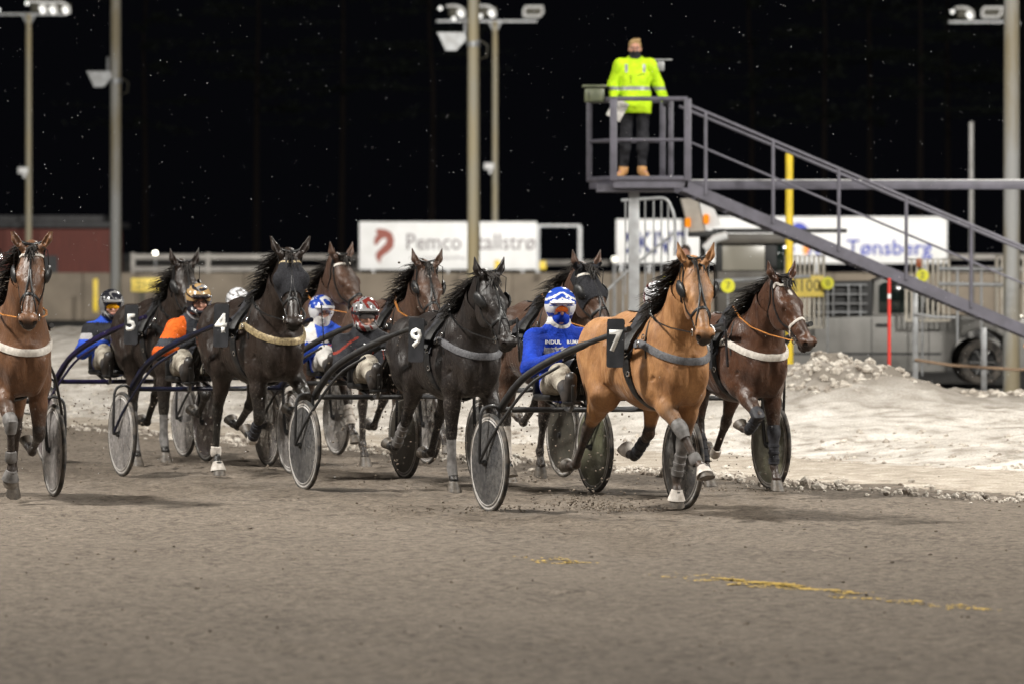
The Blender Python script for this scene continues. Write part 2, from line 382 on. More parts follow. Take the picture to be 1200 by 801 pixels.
def horse(spec):
    s = spec; bz = s.get('bounce', 0.02); h = s.get('res', .0095); rot = s['rz']
    root = empty('race_horse', s['loc'], rot, s['label'], 'horse', 'trotting horses pulling racing sulkies')
    root.scale = (s.get('scale', .97),) * 3
    na, ny = R(s['neck'][0]), R(s['neck'][1]); nl = s['neck'][2]
    NB = Vector((.30, 0, 1.18 + bz)); pol = NB + Vector((math.cos(na) * math.cos(ny), math.cos(na) * math.sin(ny), math.sin(na))) * nl
    hp, hy = R(s['head'][0]), R(s['head'][1])
    hx = Vector((math.cos(hp) * math.cos(hy), math.cos(hp) * math.sin(hy), -math.sin(hp))); hyv = Vector((-math.sin(hy), math.cos(hy), 0))
    hz = hx.cross(hyv); RH = np.array([[hx[i], hyv[i], hz[i]] for i in range(3)]); MH = frame(pol, hx, hyv)
    hz_ = s.get('hsz', 1.17)
    HP = lambda x, y, z: MH @ Vector((x * hz_, y * hz_, z * hz_))
    fl = leg_fore(1, s['LF'], bz); fr = leg_fore(-1, s['RF'], bz); hl = leg_hind(1, s['LH'], bz); hr = leg_hind(-1, s['RH'], bz)

    def shape(f, headonly=False):
        E, C = f.ell, f.cone
        if not headonly:
            E((-.32, 0, 1.10 + bz), (.62, .265, .30), .05)
            E((-.15, 0, 1.06 + bz), (.40, .255, .31), .08)
            E((-.62, 0, 1.16 + bz), (.36, .235, .255), .08)
            E((.16, 0, 1.13 + bz), (.34, .21, .33), .08)
            E((.30, 0, 1.08 + bz), (.24, .19, .27), .08)
            for q in (-1, 1):
                E((.17, q * .135, 1.16 + bz), (.17, .085, .29), .05)                       # shoulder blade
                E((.06, q * .15, .98 + bz), (.15, .08, .14), .05)                          # triceps
                E((.41, q * .090, 1.04 + bz), (.120, .082, .165), .02)                     # pectorals
                E((.36, q * .07, .90 + bz), (.10, .065, .10), .04)
                E((.33, q * .135, 1.10 + bz), (.10, .06, .13), .04)                        # point of shoulder
                E((-.84, q * .12, 1.19 + bz), (.30, .155, .24), .06)                       # croup, quarters
                E((-.98, q * .10, 1.05 + bz), (.17, .12, .24), .06)
                E((-.56, q * .165, 1.30 + bz), (.12, .07, .09), .07)                       # hip bone
            C((.10, 0, 1.40 + bz), (-.16, 0, 1.43 + bz), .07, .065, .08)                     # withers
            C((-.16, 0, 1.42 + bz), (-.62, 0, 1.37 + bz), .06, .085, .08)
            C((-.62, 0, 1.36 + bz), (-1.05, 0, 1.30 + bz), .09, .08, .08)
            C((-1.08, 0, 1.30 + bz), (-1.19, 0, 1.22 + bz), .05, .035, .04)                # dock
        if not headonly:
            C((.548, 0, 1.14 + bz), (.515, 0, .90 + bz), .024, .030, .03, None, True)           # breast furrow
            for q in (-1, 1):
                C((.22, q * .235, 1.33 + bz), (.34, q * .215, 1.06 + bz), .016, .012, .03, None, True)   # neck and shoulder furrow
                C((-.01, q * .275, 1.20 + bz), (.06, q * .255, .98 + bz), .016, .014, .035, None, True)  # behind the shoulder
                C((.30, q * .20, 1.00 + bz), (.18, q * .235, .93 + bz), .012, .010, .025, None, True)
                E((-.62, q * .275, 1.13 + bz), (.09, .035, .10), .06, None, True)                # flank
                C((-.93, q * .285, 1.26 + bz), (-.86, q * .29, .98 + bz), .012, .014, .03, None, True)   # thigh furrows
                C((-1.06, q * .245, 1.20 + bz), (-1.02, q * .23, .98 + bz), .012, .012, .03, None, True)
                for i in range(6):
                    x = -.16 - .068 * i; C((x, q * .235, 1.22 + bz), (x - .05, q * .222, .96 + bz), .030, .026, .018)
        n1 = NB.lerp(pol, .0); mid = NB.lerp(pol, .52) + Vector((-.03, 0, .05)); top = pol - hx * .01 - hz * .07 + Vector((-.02, 0, 0))
        side = Vector((-math.sin(ny), math.cos(ny), 0))
        if not headonly:
            C(NB + Vector((-.06, 0, .02)), mid, .225, .150, .10, (side, .78))
            C((.16, 0, 1.30 + bz), mid + Vector((-.06, 0, .06)), .11, .07, .08)               # crest
            for q in (-1, 1): C(NB + Vector((.06, q * .07, -.06)), mid + Vector((.07, q * .03, -.06)), .09, .055, .04)
        C(mid, top, .150, .095, .06, (side, .74))
        C(mid + Vector((-.05, 0, .07)), top - hx * .03 + hz * .02, .07, .05, .05)
        # head, in its own frame
        def he(x, y, z, a, b, c, k=.03, cut=False): E(HP(x, y, z), (a * hz_, b * hz_, c * hz_), k, RH, cut)
        def hc(a, b, ra, rb, k=.03, sq=None, cut=False):
            C(HP(*a), HP(*b), ra * hz_, rb * hz_, k, (tuple((hyv if sq[0] == 'y' else hz)), sq[1]) if sq else None, cut)
        he(.06, 0, -.055, .10, .075, .085)
        he(.17, 0, -.055, .13, .086, .075)
        hc((.20, 0, -.045), (.46, 0, -.038), .060, .031, .03, ('y', .95)); hc((.14, 0, -.035), (.24, 0, -.03), .075, .060, .04, ('z', .7))
        for q in (-1, 1):
            he(.19, q * .072, -.030, .048, .026, .032, .02)                                  # brow
            he(.19, q * .045, -.135, .12, .032, .095, .035)                                  # jowl
            hc((.28, q * .052, -.075), (.40, q * .034, -.075), .018, .010, .02)              # cheek ridge
            he(.515, q * .040, -.040, .038, .022, .030, .015)                                # nostril flare
            he(.552, q * .045, -.040, .030, .0125, .017, .008, True)                         # nostril opening
        hc((.24, 0, -.13), (.47, 0, -.108), .056, .033, .04, ('y', .75))
        hc((.28, 0, -.08), (.50, 0, -.075), .062, .044, .03, ('y', .80))
        he(.500, 0, -.068, .054, .051, .051, .025)
        he(.525, 0, -.088, .035, .044, .020, .012)                                          # upper lip
        he(.500, 0, -.125, .040, .034, .020, .010)                                          # lower lip, chin
        he(.545, 0, -.108, .035, .050, .0055, .006, True)                                   # mouth line
        for q in (-1, 1):
            ea = s.get('ears', .30)
            b0 = Vector((-.002, q * .056, .000)); b1 = Vector((-.085 - ea * .04, q * (.100 + ea * .045), .092))
            mdd = b0.lerp(b1, .45) + Vector((.004, q * .012, 0))
            hc(tuple(b0), tuple(mdd), .026, .030, .02, ('y', .85)); hc(tuple(mdd), tuple(b1), .030, .006, .01, ('y', .75))
            fw = Vector((.7, 0, .72)).normalized() * .026
            hc(tuple(b0.lerp(b1, .30) + fw), tuple(b0.lerp(b1, .82) + fw * .7), .018, .006, .008, None, True)   # ear cup
        if headonly: return
        # legs
        for (El, K, Fk, Co, pa), q in ((fl, 1), (fr, -1)):
            ax = (0, 1, 0); fd = (K - El).normalized(); perp = Vector((-fd.z, 0, fd.x))
            if perp.x < 0: perp = -perp
            C((.13, q * .135, 1.02 + bz), El, .12, .098, .06)
            C(El, El.lerp(K, .45), .094, .070, .05, (ax, .8)); C(El.lerp(K, .4), K, .070, .042, .03)
            C(El.lerp(K, .05) + perp * .035, El.lerp(K, .5) + perp * .02, .052, .036, .03)
            C(El.lerp(K, .05) - perp * .04, El.lerp(K, .45) - perp * .022, .045, .03, .02)
            C(El.lerp(K, .93), K.lerp(Fk, .12), .045, .040, .02)
            C(K, Fk, .030, .025, .02); C(K.lerp(Fk, .2) - perp * .018, Fk - perp * .012, .017, .017, .015)
            E(Fk, (.035, .032, .035), .02); C(Fk, Co, .028, .030, .02); C(Co - (Co - Fk) * .15, Co, .036, .040, .015)
        for (H, S, K, Fk, Co, pa), q in ((hl, 1), (hr, -1)):
            C((-.84, q * .12, 1.12 + bz), S, .165, .115, .07); C(H + Vector((-.14, 0, -.05)), S.lerp(K, .25) + Vector((-.06, 0, 0)), .13, .075, .07)
            C(S, S.lerp(K, .5), .105, .070, .05, ((0, 1, 0), .78)); C(S.lerp(K, .45), K, .068, .036, .03)
            gd = (K - S).normalized(); pp = Vector((gd.z, 0, -gd.x)); pp = pp if pp.x < 0 else -pp
            C(S.lerp(K, .1) + pp * .06, S.lerp(K, .6) + pp * .045, .055, .028, .04)
            C(S.lerp(K, .6) + pp * .045, K + pp * .045, .018, .020, .015)                     # achilles
            E(K + pp * .015, (.052, .034, .05), .025); C(K, K.lerp(Fk, .2), .042, .034, .02)
            C(K, Fk, .032, .027, .02); C(K.lerp(Fk, .1) + pp * .028, Fk + pp * .012, .018, .017, .015)
            E(Fk, (.036, .034, .036), .02); C(Fk, Co, .029, .031, .02); C(Co - (Co - Fk) * .15, Co, .037, .041, .015)
    f = Field((-1.42, -.47, .02), (1.02, .47, 1.70), h); shape(f)
    V, Q = f.mesh()
    # finer field for the upper neck and head, butted on a cutting plane
    nd = (pol - NB).normalized(); cp = NB.lerp(pol, .62)
    hc_ = HP(.27, 0, -.05); lo = [min(hc_[i], cp[i]) - (.36, .26, .40)[i] for i in range(3)]; hi = [max(hc_[i], cp[i]) + (.36, .26, .40)[i] for i in range(3)]
    g = Field(lo, hi, s.get('hres', .0058)); shape(g, True); V2, Q2 = g.mesh()
    ndv = np.array(nd); cpv = np.array(cp)
    c1 = (V[Q].mean(1) - cpv) @ ndv; Q = Q[c1 < .008]
    c2 = (V2[Q2].mean(1) - cpv) @ ndv; Q2 = Q2[c2 > -.002]
    VV = np.concatenate([V, V2]); QQ = np.concatenate([Q, Q2 + len(V)])
    used = np.unique(QQ); rm = np.full(len(VV), -1); rm[used] = np.arange(len(used)); VV = VV[used]; QQ = rm[QQ]
    me = np_mesh('body', VV, QQ); body = mesh_obj('body', me, s['coat'], root)
    # black points and splashes: real coat markings and dirt, stored per vertex
    pt = np.zeros(len(VV))
    for (El, K, Fk, Co, pa) in (fl, fr): pt = np.maximum(pt, .6 * (1 - sstep(seg_dist(VV, El.lerp(K, .72), K), .06, .14))); pt = np.maximum(pt, np.maximum(1 - sstep(seg_dist(VV, K, Fk), .07, .12), 1 - sstep(seg_dist(VV, Fk, Co), .07, .11)))
    for (H, S, K, Fk, Co, pa) in (hl, hr): pt = np.maximum(pt, np.maximum(1 - sstep(seg_dist(VV, K, Fk), .07, .13), 1 - sstep(seg_dist(VV, Fk, Co), .07, .11)))
    mz = np.array(HP(.535, 0, -.10)); pt = np.maximum(pt, 1 - sstep(np.linalg.norm(VV - mz, axis=1), .055, .115))
    for q in (-1, 1): pt = np.maximum(pt, .8 * (1 - sstep(np.linalg.norm(VV - np.array(HP(-.12, q * .09, .11)), axis=1), .03, .08)))
    pt = np.maximum(pt, .45 * (1 - sstep(seg_dist(VV, HP(.1, 0, .03), HP(.42, 0, .01)), .03, .07)))
    at = me.attributes.new('points', 'FLOAT', 'POINT'); at.data.foreach_set('value', (pt * s.get('pts', 1)).astype(np.float32))
    if s.get('star'):
        st_ = np.zeros(len(VV), np.float32)
        for S_ in s['star']:
          sc = np.array(HP(*S_[:3])); dv = (VV - sc); dist = np.sqrt((dv @ np.array(hyv)) ** 2 * 2.2 + (dv @ np.array(hx)) ** 2 + (dv @ np.array(hz)) ** 2); st_ = np.maximum(st_, (1 - sstep(dist, S_[3] * .6, S_[3])).astype(np.float32))
        at = me.attributes.new('star', 'FLOAT', 'POINT'); at.data.foreach_set('value', st_)
    di = (1 - sstep(VV[:, 2], .55, 1.15)) * .7 + .18
    at = me.attributes.new('dirt', 'FLOAT', 'POINT'); at.data.foreach_set('value', (di * s.get('dirt', 1)).astype(np.float32))
    bvh = bvh_of(VV, QQ)
    # hooves
    bt = s.get('boots', {})
    for key, L in (('LF', fl), ('RF', fr), ('LH', hl), ('RH', hr)):
        Fk, Co, pa = L[-3], L[-2], L[-1]; pd = (Co - Fk).normalized(); so = pa - R(38)
        dn = Vector((math.sin(so), 0, -math.cos(so))); fw = Vector((math.cos(so), 0, math.sin(so)))
        mb = MB(); n = 16; vs = []
        for (hh, r, fo, tk) in ((0.0, .038, .0, 0), (.012, .043, .006, 0), (.045, .050, .022, 0), (.078, .058, .036, 0), (.082, .054, .036, 0), (.080, .001, .036, 0)):
            c = Co + dn * hh + fw * fo
            for k in range(n):
                an = 2 * math.pi * k / n; vs.append(c + fw * math.cos(an) * r * 1.08 + Vector((0, 1, 0)) * math.sin(an) * r)
        mb.add(vs, [(i * n + k, i * n + (k + 1) % n, (i + 1) * n + (k + 1) % n, (i + 1) * n + k) for i in range(5) for k in range(n)] + [tuple(range(n))[::-1]])
        mb.build('hoof', M_HOOF, root)
        for (kind, mat) in bt.get(key, ()):
            mb = MB()
            if kind == 'bell':
                c = Co - pd * .02; mb.lathe(c, dn * .9 + fw * .30, [(.030, -.012), (.040, -.006), (.046, .012), (.058, .045), (.066, .072), (.063, .074), (.05, .06), (.036, .012)], 20); mb.build('hoof_boot', mat, root)
            elif kind == 'tendon':
                K = L[-4]; a = K.lerp(Fk, .22); b = K.lerp(Fk, .93); ax = (b - a); ln = ax.length
                mb.lathe(a, ax, [(.034, 0), (.041, .003), (.043, ln * .3), (.040, ln * .6), (.044, ln * .85), (.045, ln * .98), (.036, ln)], 18)
                for u in (.2, .5, .8): mb.lathe(a.lerp(b, u), ax, [(.042, -.011), (.0475, -.009), (.0475, .009), (.042, .011)], 18)
                mb.build('leg_boot', mat, root)
            elif kind == 'knee':
                K = L[-4]; U = L[-5]; a = K + (U - K).normalized() * .07; b = K.lerp(Fk, .30)
                mb.tube([a, a.lerp(K, .5), K, K.lerp(b, .5), b], [.050, .057, .056, .048, .040], 16); mb.build('knee_boot', mat, root)
            elif kind == 'ankle':
                mb.lathe(Fk - (Fk - L[-4]).normalized() * .05, (Fk - L[-4]), [(.032, 0), (.042, .004), (.046, .035), (.045, .07), (.036, .085)], 18); mb.build('ankle_boot', mat, root)
            elif kind == 'stocking':
                K = L[-4]; mb.tube([K.lerp(Fk, .12), K.lerp(Fk, .35), K.lerp(Fk, .7), Fk, Fk.lerp(Co, .7)], [.039, .039, .036, .043, .038], 18); mb.build('leg_wrap', mat, root)
    # eyes
    if s.get('hood') != 'mesh':
        for q in (-1, 1):
            bm = bmesh.new(); bmesh.ops.create_uvsphere(bm, u_segments=14, v_segments=10, radius=.027, matrix=Matrix.Translation(HP(.190, q * .070, -.032)))
            e = bpy.data.meshes.new('eye'); bm.to_mesh(e); bm.free(); mesh_obj('eye', e, M_EYE, root)
    for q in (-1, 1):
        mb = MB(); c = HP(.545, q * .043, -.040); mb.lathe(c, (hx * .75 + hyv * q * .55 + hz * .25), [(.001, -.012), (.015, -.010), (.0185, .000), (.013, .004), (.001, .005)], 12); mb.build('nostril', M_EYE, root)  # black disc paints the shade inside the nostril opening
    # mane, forelock, tail: tapering locks
    rnd = random.Random(s['seed']); mb = MB(); msd = s.get('mane_side', -1); blow = s.get('blow', .5)
    A = Vector((.02, 0, 1.46 + bz)); mid2 = NB.lerp(pol, .50) + Vector((-.10, 0, .12)); B = pol - hx * .05 + hz * .03
    def crest(t): return A * (1 - t) ** 2 + mid2 * 2 * t * (1 - t) * 1 + B * t * t
    nM = s.get('locks', 300)
    for i in range(nM):
        t = (i + rnd.random()) / nM; c = crest(t); hit = bvh.find_nearest(c); c = hit[0] if hit[0] else c
        ln = (.13 + .12 * math.sin(math.pi * min(1, t + .15))) * rnd.uniform(.7, 1.25)
        d = Vector((-blow * rnd.uniform(.6, 1.3), msd * rnd.uniform(.15, .8), rnd.uniform(.05, .55))).normalized()
        pts = [c - Vector((0, 0, .008))]; dd = d.copy()
        for j in range(4):
            dd = (dd + Vector((-.10 * blow, msd * .22 + rnd.uniform(-.32, .32), -.42 + .2 * blow + rnd.uniform(-.15, .2)))).normalized(); pts.append(pts[-1] + dd * ln / 4)
        r0 = rnd.uniform(.0045, .0105); mb.tube(pts, [r0, r0 * .95, r0 * .75, r0 * .45, .001], 4, squash=.6)
    mb.build('mane', M_HAIR, root)
    mb = MB()
    for i in range(s.get('forelock', 22)):
        c = HP(rnd.uniform(-.03, .03), rnd.uniform(-.032, .032), .02); ln = rnd.uniform(.04, .11); e = HP(.03 + ln, rnd.uniform(-.05, .05), rnd.uniform(.035, .075)); m_ = (c + e) / 2 + hz * rnd.uniform(.02, .05)
        mb.tube([c, m_, e], [.009, .008, .001], 5)
    mb.build('forelock', M_HAIR, root)
    mb = MB()
    for i in range(90):
        c = Vector((-1.17, rnd.uniform(-.03, .03), 1.25 + bz + rnd.uniform(-.03, .02))); ln = rnd.uniform(.5, .85); pts = [c]; dd = Vector((-.6, 0, .05)).normalized(); sy = rnd.uniform(-.35, .35)
        for j in range(6):
            dd = (dd + Vector((-.02 + rnd.uniform(-.1, .1), sy * .22, -.30))).normalized(); pts.append(pts[-1] + dd * ln / 6)
        r0 = rnd.uniform(.010, .018); mb.tube(pts, [r0, r0 * 1.1, r0, r0 * .8, r0 * .6, r0 * .3, .001], 5, squash=.6)
    mb.build('tail', M_HAIR, root)
    # ---------------- harness
    hs = HP
    # bridle
    br = s.get('bridle', M_LEATHER); mb = MB(); bw = .017
    for q in (-1, 1):
        strap(mb, bvh, [hs(-.035, q * .045, .03), hs(.03, q * .105, -.02), hs(.14, q * .12, -.10), hs(.28, q * .11, -.12), hs(.40, q * .08, -.11), hs(.455, q * .07, -.105)], bw)
        strap(mb, bvh, [hs(.0, q * .09, -.03), hs(.06, q * .11, -.12), hs(.10, q * .07, -.22), hs(.10, 0, -.26)], .014)
        if s.get('face', True):   # overcheck that splits on the nose
            strap(mb, bvh, [hs(.18, q * .006, .06), hs(.27, q * .012, .05), hs(.36, q * .045, .02), hs(.44, q * .075, -.06)], .013)
    strap(mb, bvh, [hs(-.03, -.06, .04), hs(-.04, 0, .06), hs(-.03, .06, .04)], bw)
    if s.get('face', True): strap(mb, bvh, [hs(-.03, 0, .06), hs(.05, 0, .07), hs(.19, 0, .06)], .016)
    nb = MB(); strap(nb, bvh, [hs(.37, 0, -.20), hs(.37, -.08, -.13), hs(.355, -.085, -.06), hs(.35, 0, .05), hs(.355, .085, -.06), hs(.37, .08, -.13), hs(.37, 0, -.20)], .022, .008)
    mb.build('bridle', br, root); nb.build('noseband', s.get('noseband', br), root)
    if s.get('brow'):
        mb = MB(); strap(mb, bvh, [hs(.035, -.10, -.03), hs(.055, -.07, .05), hs(.075, 0, .07), hs(.055, .07, .05), hs(.035, .10, -.03)], .022, .009); mb.build('browband', s['brow'], root)
    if s.get('roll'):            # fluffy shadow roll
        mb = MB(); strap(mb, bvh, [hs(.36, -.09, -.08), hs(.34, -.05, .03), hs(.335, 0, .05), hs(.34, .05, .03), hs(.36, .09, -.08)], .05, .035); mb.build('shadow_roll', s['roll'], root)
    for q in (-1, 1):
        mb = MB(); c = hs(.455, q * .058, -.100); pts = [c + (hx * math.cos(a) + hz * math.sin(a)) * .026 + hyv * q * .006 for a in np.linspace(0, 2 * math.pi, 17)]
        mb.tube(pts, .0045, 6, caps=False); mb.tube([c, c + hyv * q * .02], .006, 6); mb.build('bit_ring', M_METAL, root)
    if s.get('blinkers', True) and s.get('hood') != 'mesh':
        bo = s.get('blink_out', .55)
        for q in (-1, 1):
            mb = MB(); vs = []; nu, nv = 9, 12; c = hs(.160, q * .086, -.045)
            axd = (hyv * q * 1.0 + hx * bo * .2).normalized(); u = (hx * -.25 + hz * .95).normalized(); u = (u - axd * u.dot(axd)).normalized(); v_ = axd.cross(u)
            for i in range(nu):
                th = i / (nu - 1) * R(88)
                for k in range(nv):
                    an = 2 * math.pi * k / nv; vs.append(c + axd * (math.cos(th) * .034 + bo * .02) + (u * math.cos(an) * .056 + v_ * math.sin(an) * .088) * math.sin(th) * (1 + .05 * math.sin(3 * an)))
            mb.add(vs, [(i * nv + k, i * nv + (k + 1) % nv, (i + 1) * nv + (k + 1) % nv, (i + 1) * nv + k) for i in range(nu - 1) for k in range(nv)])
            mb.tube([hs(.02, q * .07, .05), hs(.04, q * .105, .045), c + axd * .03 - hx * .06], .0035, 6)
            mb.build('blinker', M_LEATHER, root)
    if s.get('hood'):
        sel = []
        inv = np.array(MH.inverted()); loc = VV @ inv[:3, :3].T + inv[:3, 3]
        x0, x1 = (.045, .345) if s['hood'] == 'mesh' else (-.02, .30)
        qc = loc[QQ].mean(1); m = (qc[:, 0] > x0) & (qc[:, 0] < x1) & (qc[:, 2] > -.15) & (np.abs(qc[:, 1]) < .2) & (((VV[QQ].mean(1) - cpv) @ ndv) > .02)
        Qh = QQ[m]; us = np.unique(Qh); rm2 = np.full(len(VV), -1); rm2[us] = np.arange(len(us)); no = np.zeros(len(VV) * 3); me.vertices.foreach_get('normal', no); no = no.reshape(-1, 3)
        bulge = .008 + (.030 * np.exp(-((loc[:, 0] - .19) / .07) ** 2) * sstep(np.abs(loc[:, 1]), .03, .08) if s['hood'] == 'mesh' else 0)
        Vh = (VV + no * np.reshape(bulge, (-1, 1)) if np.ndim(bulge) else VV + no * bulge)[us]
        hm = np_mesh('face_hood', Vh, rm2[Qh]); mesh_obj('face_hood', hm, M_MESH, root)
    # breast collar, saddle, girth
    mb = MB(); zc = 1.25 + bz
    pl = strap(mb, bvh, [(.02, -.33, zc + .03), (.20, -.32, zc), (.38, -.26, zc - .06), (.52, -.12, zc - .115), (.55, 0, zc - .13), (.52, .12, zc - .115), (.38, .26, zc - .06), (.20, .32, zc), (.02, .33, zc + .03)], .055, .016, 5)
    mb.build('breast_collar', s['collar'], root)
    mb = MB()
    for q in (-1, 1): strap(mb, bvh, [(.16, q * .1, 1.5 + bz), (.20, q * .25, 1.3 + bz), (.24, q * .30, 1.14 + bz)], .016, .006)
    mb.build('neck_strap', M_LEATHER, root)
    mb = MB(); strap(mb, bvh, [(-.10, -.34, 1.15 + bz), (-.10, -.25, 1.38 + bz), (-.10, -.10, 1.55 + bz), (-.10, 0, 1.58 + bz), (-.10, .10, 1.55 + bz), (-.10, .25, 1.38 + bz), (-.10, .34, 1.15 + bz)], .22, .016, 6, off=.004)
    mb.build('saddle_cloth', M_DKBOOT, root)
    mb = MB(); strap(mb, bvh, [(-.06, -.35, 1.2 + bz), (-.06, -.22, 1.42 + bz), (-.06, 0, 1.58 + bz), (-.06, .22, 1.42 + bz), (-.06, .35, 1.2 + bz)], .11, .036, 6, off=.016); mb.build('saddle', M_LEATHER, root)
    mb = MB(); strap(mb, bvh, [(-.06, -.35, 1.25 + bz), (-.03, -.35, 1.05 + bz), (.0, -.30, .86 + bz), (.02, -.15, .76 + bz), (.02, 0, .72 + bz), (.02, .15, .76 + bz), (.0, .30, .86 + bz), (-.03, .35, 1.05 + bz), (-.06, .35, 1.25 + bz)], .085, .018, 6); mb.build('girth', M_LEATHER, root)
    mb = MB(); strap(mb, bvh, [(-.15, 0, 1.55 + bz), (-.5, 0, 1.5 + bz), (-.85, 0, 1.48 + bz), (-1.12, 0, 1.38 + bz)], .028, .008, 6); mb.build('crupper_strap', M_LEATHER, root)
    tt = MB(); top_ = bvh.ray_cast(Vector((-.06, 0, 2)), Vector((0, 0, -1)))[0] or Vector((-.06, 0, 1.5))
    for q in (-.05, .05):
        pts = [top_ + Vector((0, q, .05)) + Vector((0, math.cos(a), math.sin(a))) * .022 + Vector((0, 0, .02)) for a in np.linspace(0, 2 * math.pi, 13)]; tt.tube(pts, .004, 5, caps=False)
    tt.build('terret_ring', M_METAL, root)
    for q in (-1, 1):
        for (bx, by, bz_) in ((.10, .30, zc + .01), (-.03, .33, 1.18 + bz), (.0, .32, 1.02 + bz), (.19, .26, 1.30 + bz)):
            h_ = bvh.find_nearest(Vector((bx, q * by, bz_)))
            if h_[0] is None: continue
            mb = MB(); cc = h_[0] + h_[1] * .022; u = h_[1].orthogonal().normalized(); v_ = h_[1].cross(u); mb.tube([cc + (u * math.cos(a) + v_ * math.sin(a)) * .019 for a in np.linspace(0, 2 * math.pi, 9)], .0045, 5, caps=False); mb.build('buckle', M_METAL, root)
    # number plates both sides
    if s.get('num'):
        for q in (-1, 1):
            t = s.get('plate', (.15, .435, 1.25)); c = Vector((t[0], q * t[1], t[2] + bz)); aim = Vector((.72 if q < 0 else .25, q * .72, .05)).normalized()
            xa = Vector((0, 0, 1)).cross(aim).normalized(); ya = aim.cross(xa).normalized(); Mf = frame(c, xa, ya)
            pb = MB(); wv, hv = .068, .175; pts = []
            for cx, cy, a0 in ((wv - .02, hv - .02, 0), (-wv + .02, hv - .02, 90), (-wv + .02, -hv + .02, 180), (wv - .02, -hv + .02, 270)):
                for a in (0, 30, 60, 90): pts.append(Mf @ Vector((cx + .02 * math.cos(R(a0 + a)), cy + .02 * math.sin(R(a0 + a)), 0)))
            pb.prism(pts, .008, aim); po = pb.build('number_plate', M_PLATE, root)
            text_mesh(s['num'], .205, Mf @ Matrix.Translation((0, .01, .0085)), 'number', M_DIGIT, po, depth=.002, bold=.007)
    # reins: bit -> terret -> driver's hands
    lens = s.get('rein_hands', Vector((-1.35, 0, 1.12)))
    for q in (-1, 1):
        mb = MB(); a = hs(.455, q * .075, -.10); b = Vector((-.02, q * .10, top_.z + .045)); c = Vector((lens[0], q * .10 + lens[1], lens[2]))
        fr_ = MB(); ab = [a.lerp(b, u) + Vector((0, q * .10 * math.sin(math.pi * u), -.03 * math.sin(math.pi * u))) for u in (0, .25, .5, .75, 1)]
        fr_.tube(ab, .010, 6, squash=.5); fr_.build('rein', s.get('rein', M_LEATHER), root)
        bc = [b.lerp(c, u) + Vector((0, 0, -.05 * math.sin(math.pi * u))) for u in (0, .25, .5, .75, 1)]
        mb.tube(bc, .007, 6, squash=.5); mb.build('rein', M_LEATHER, root)
    # side check strap
    return root
# ------------------------------------------------------------------ people
def cloth(name, col, col2=None, rough=.75, bump=.9, scale=9):
    col2 = col2 or tuple(c * .72 for c in col)
    return worn(name, col, col2, rough, scale, bump, bdist=.05, detail=5, spec=.18)
M_SKIN = worn('skin', (.50, .27, .19), (.42, .20, .14), .5, 25, .05)
M_LIPS = principled('lips', (.32, .09, .07), .45)
M_EYEW = principled('eye_white', (.6, .58, .55), .2)
M_BLOND = worn('blond_hair', (.42, .28, .12), (.26, .16, .07), .5, 60, .5)
M_DKHAIR = worn('dark_hair', (.03, .02, .015), (.06, .04, .03), .5, 60, .5)
M_GLOVE = cloth('black_glove', (.025, .025, .028))
M_BLACKC = cloth('black_cloth', (.013, .013, .016), (.024, .024, .028))
M_WHITEC = cloth('white_cloth', (.62, .60, .57), (.50, .48, .45))
M_BEIGE = cloth('muddy_pale_breeches', (.42, .385, .32), (.17, .145, .115), scale=12)
M_BOOTB = worn('black_boot', (.02, .02, .02), (.06, .05, .045), .45, 15)
M_BOOTT = worn('tan_work_boot', (.50, .27, .10), (.36, .18, .07), .6, 20, .2)

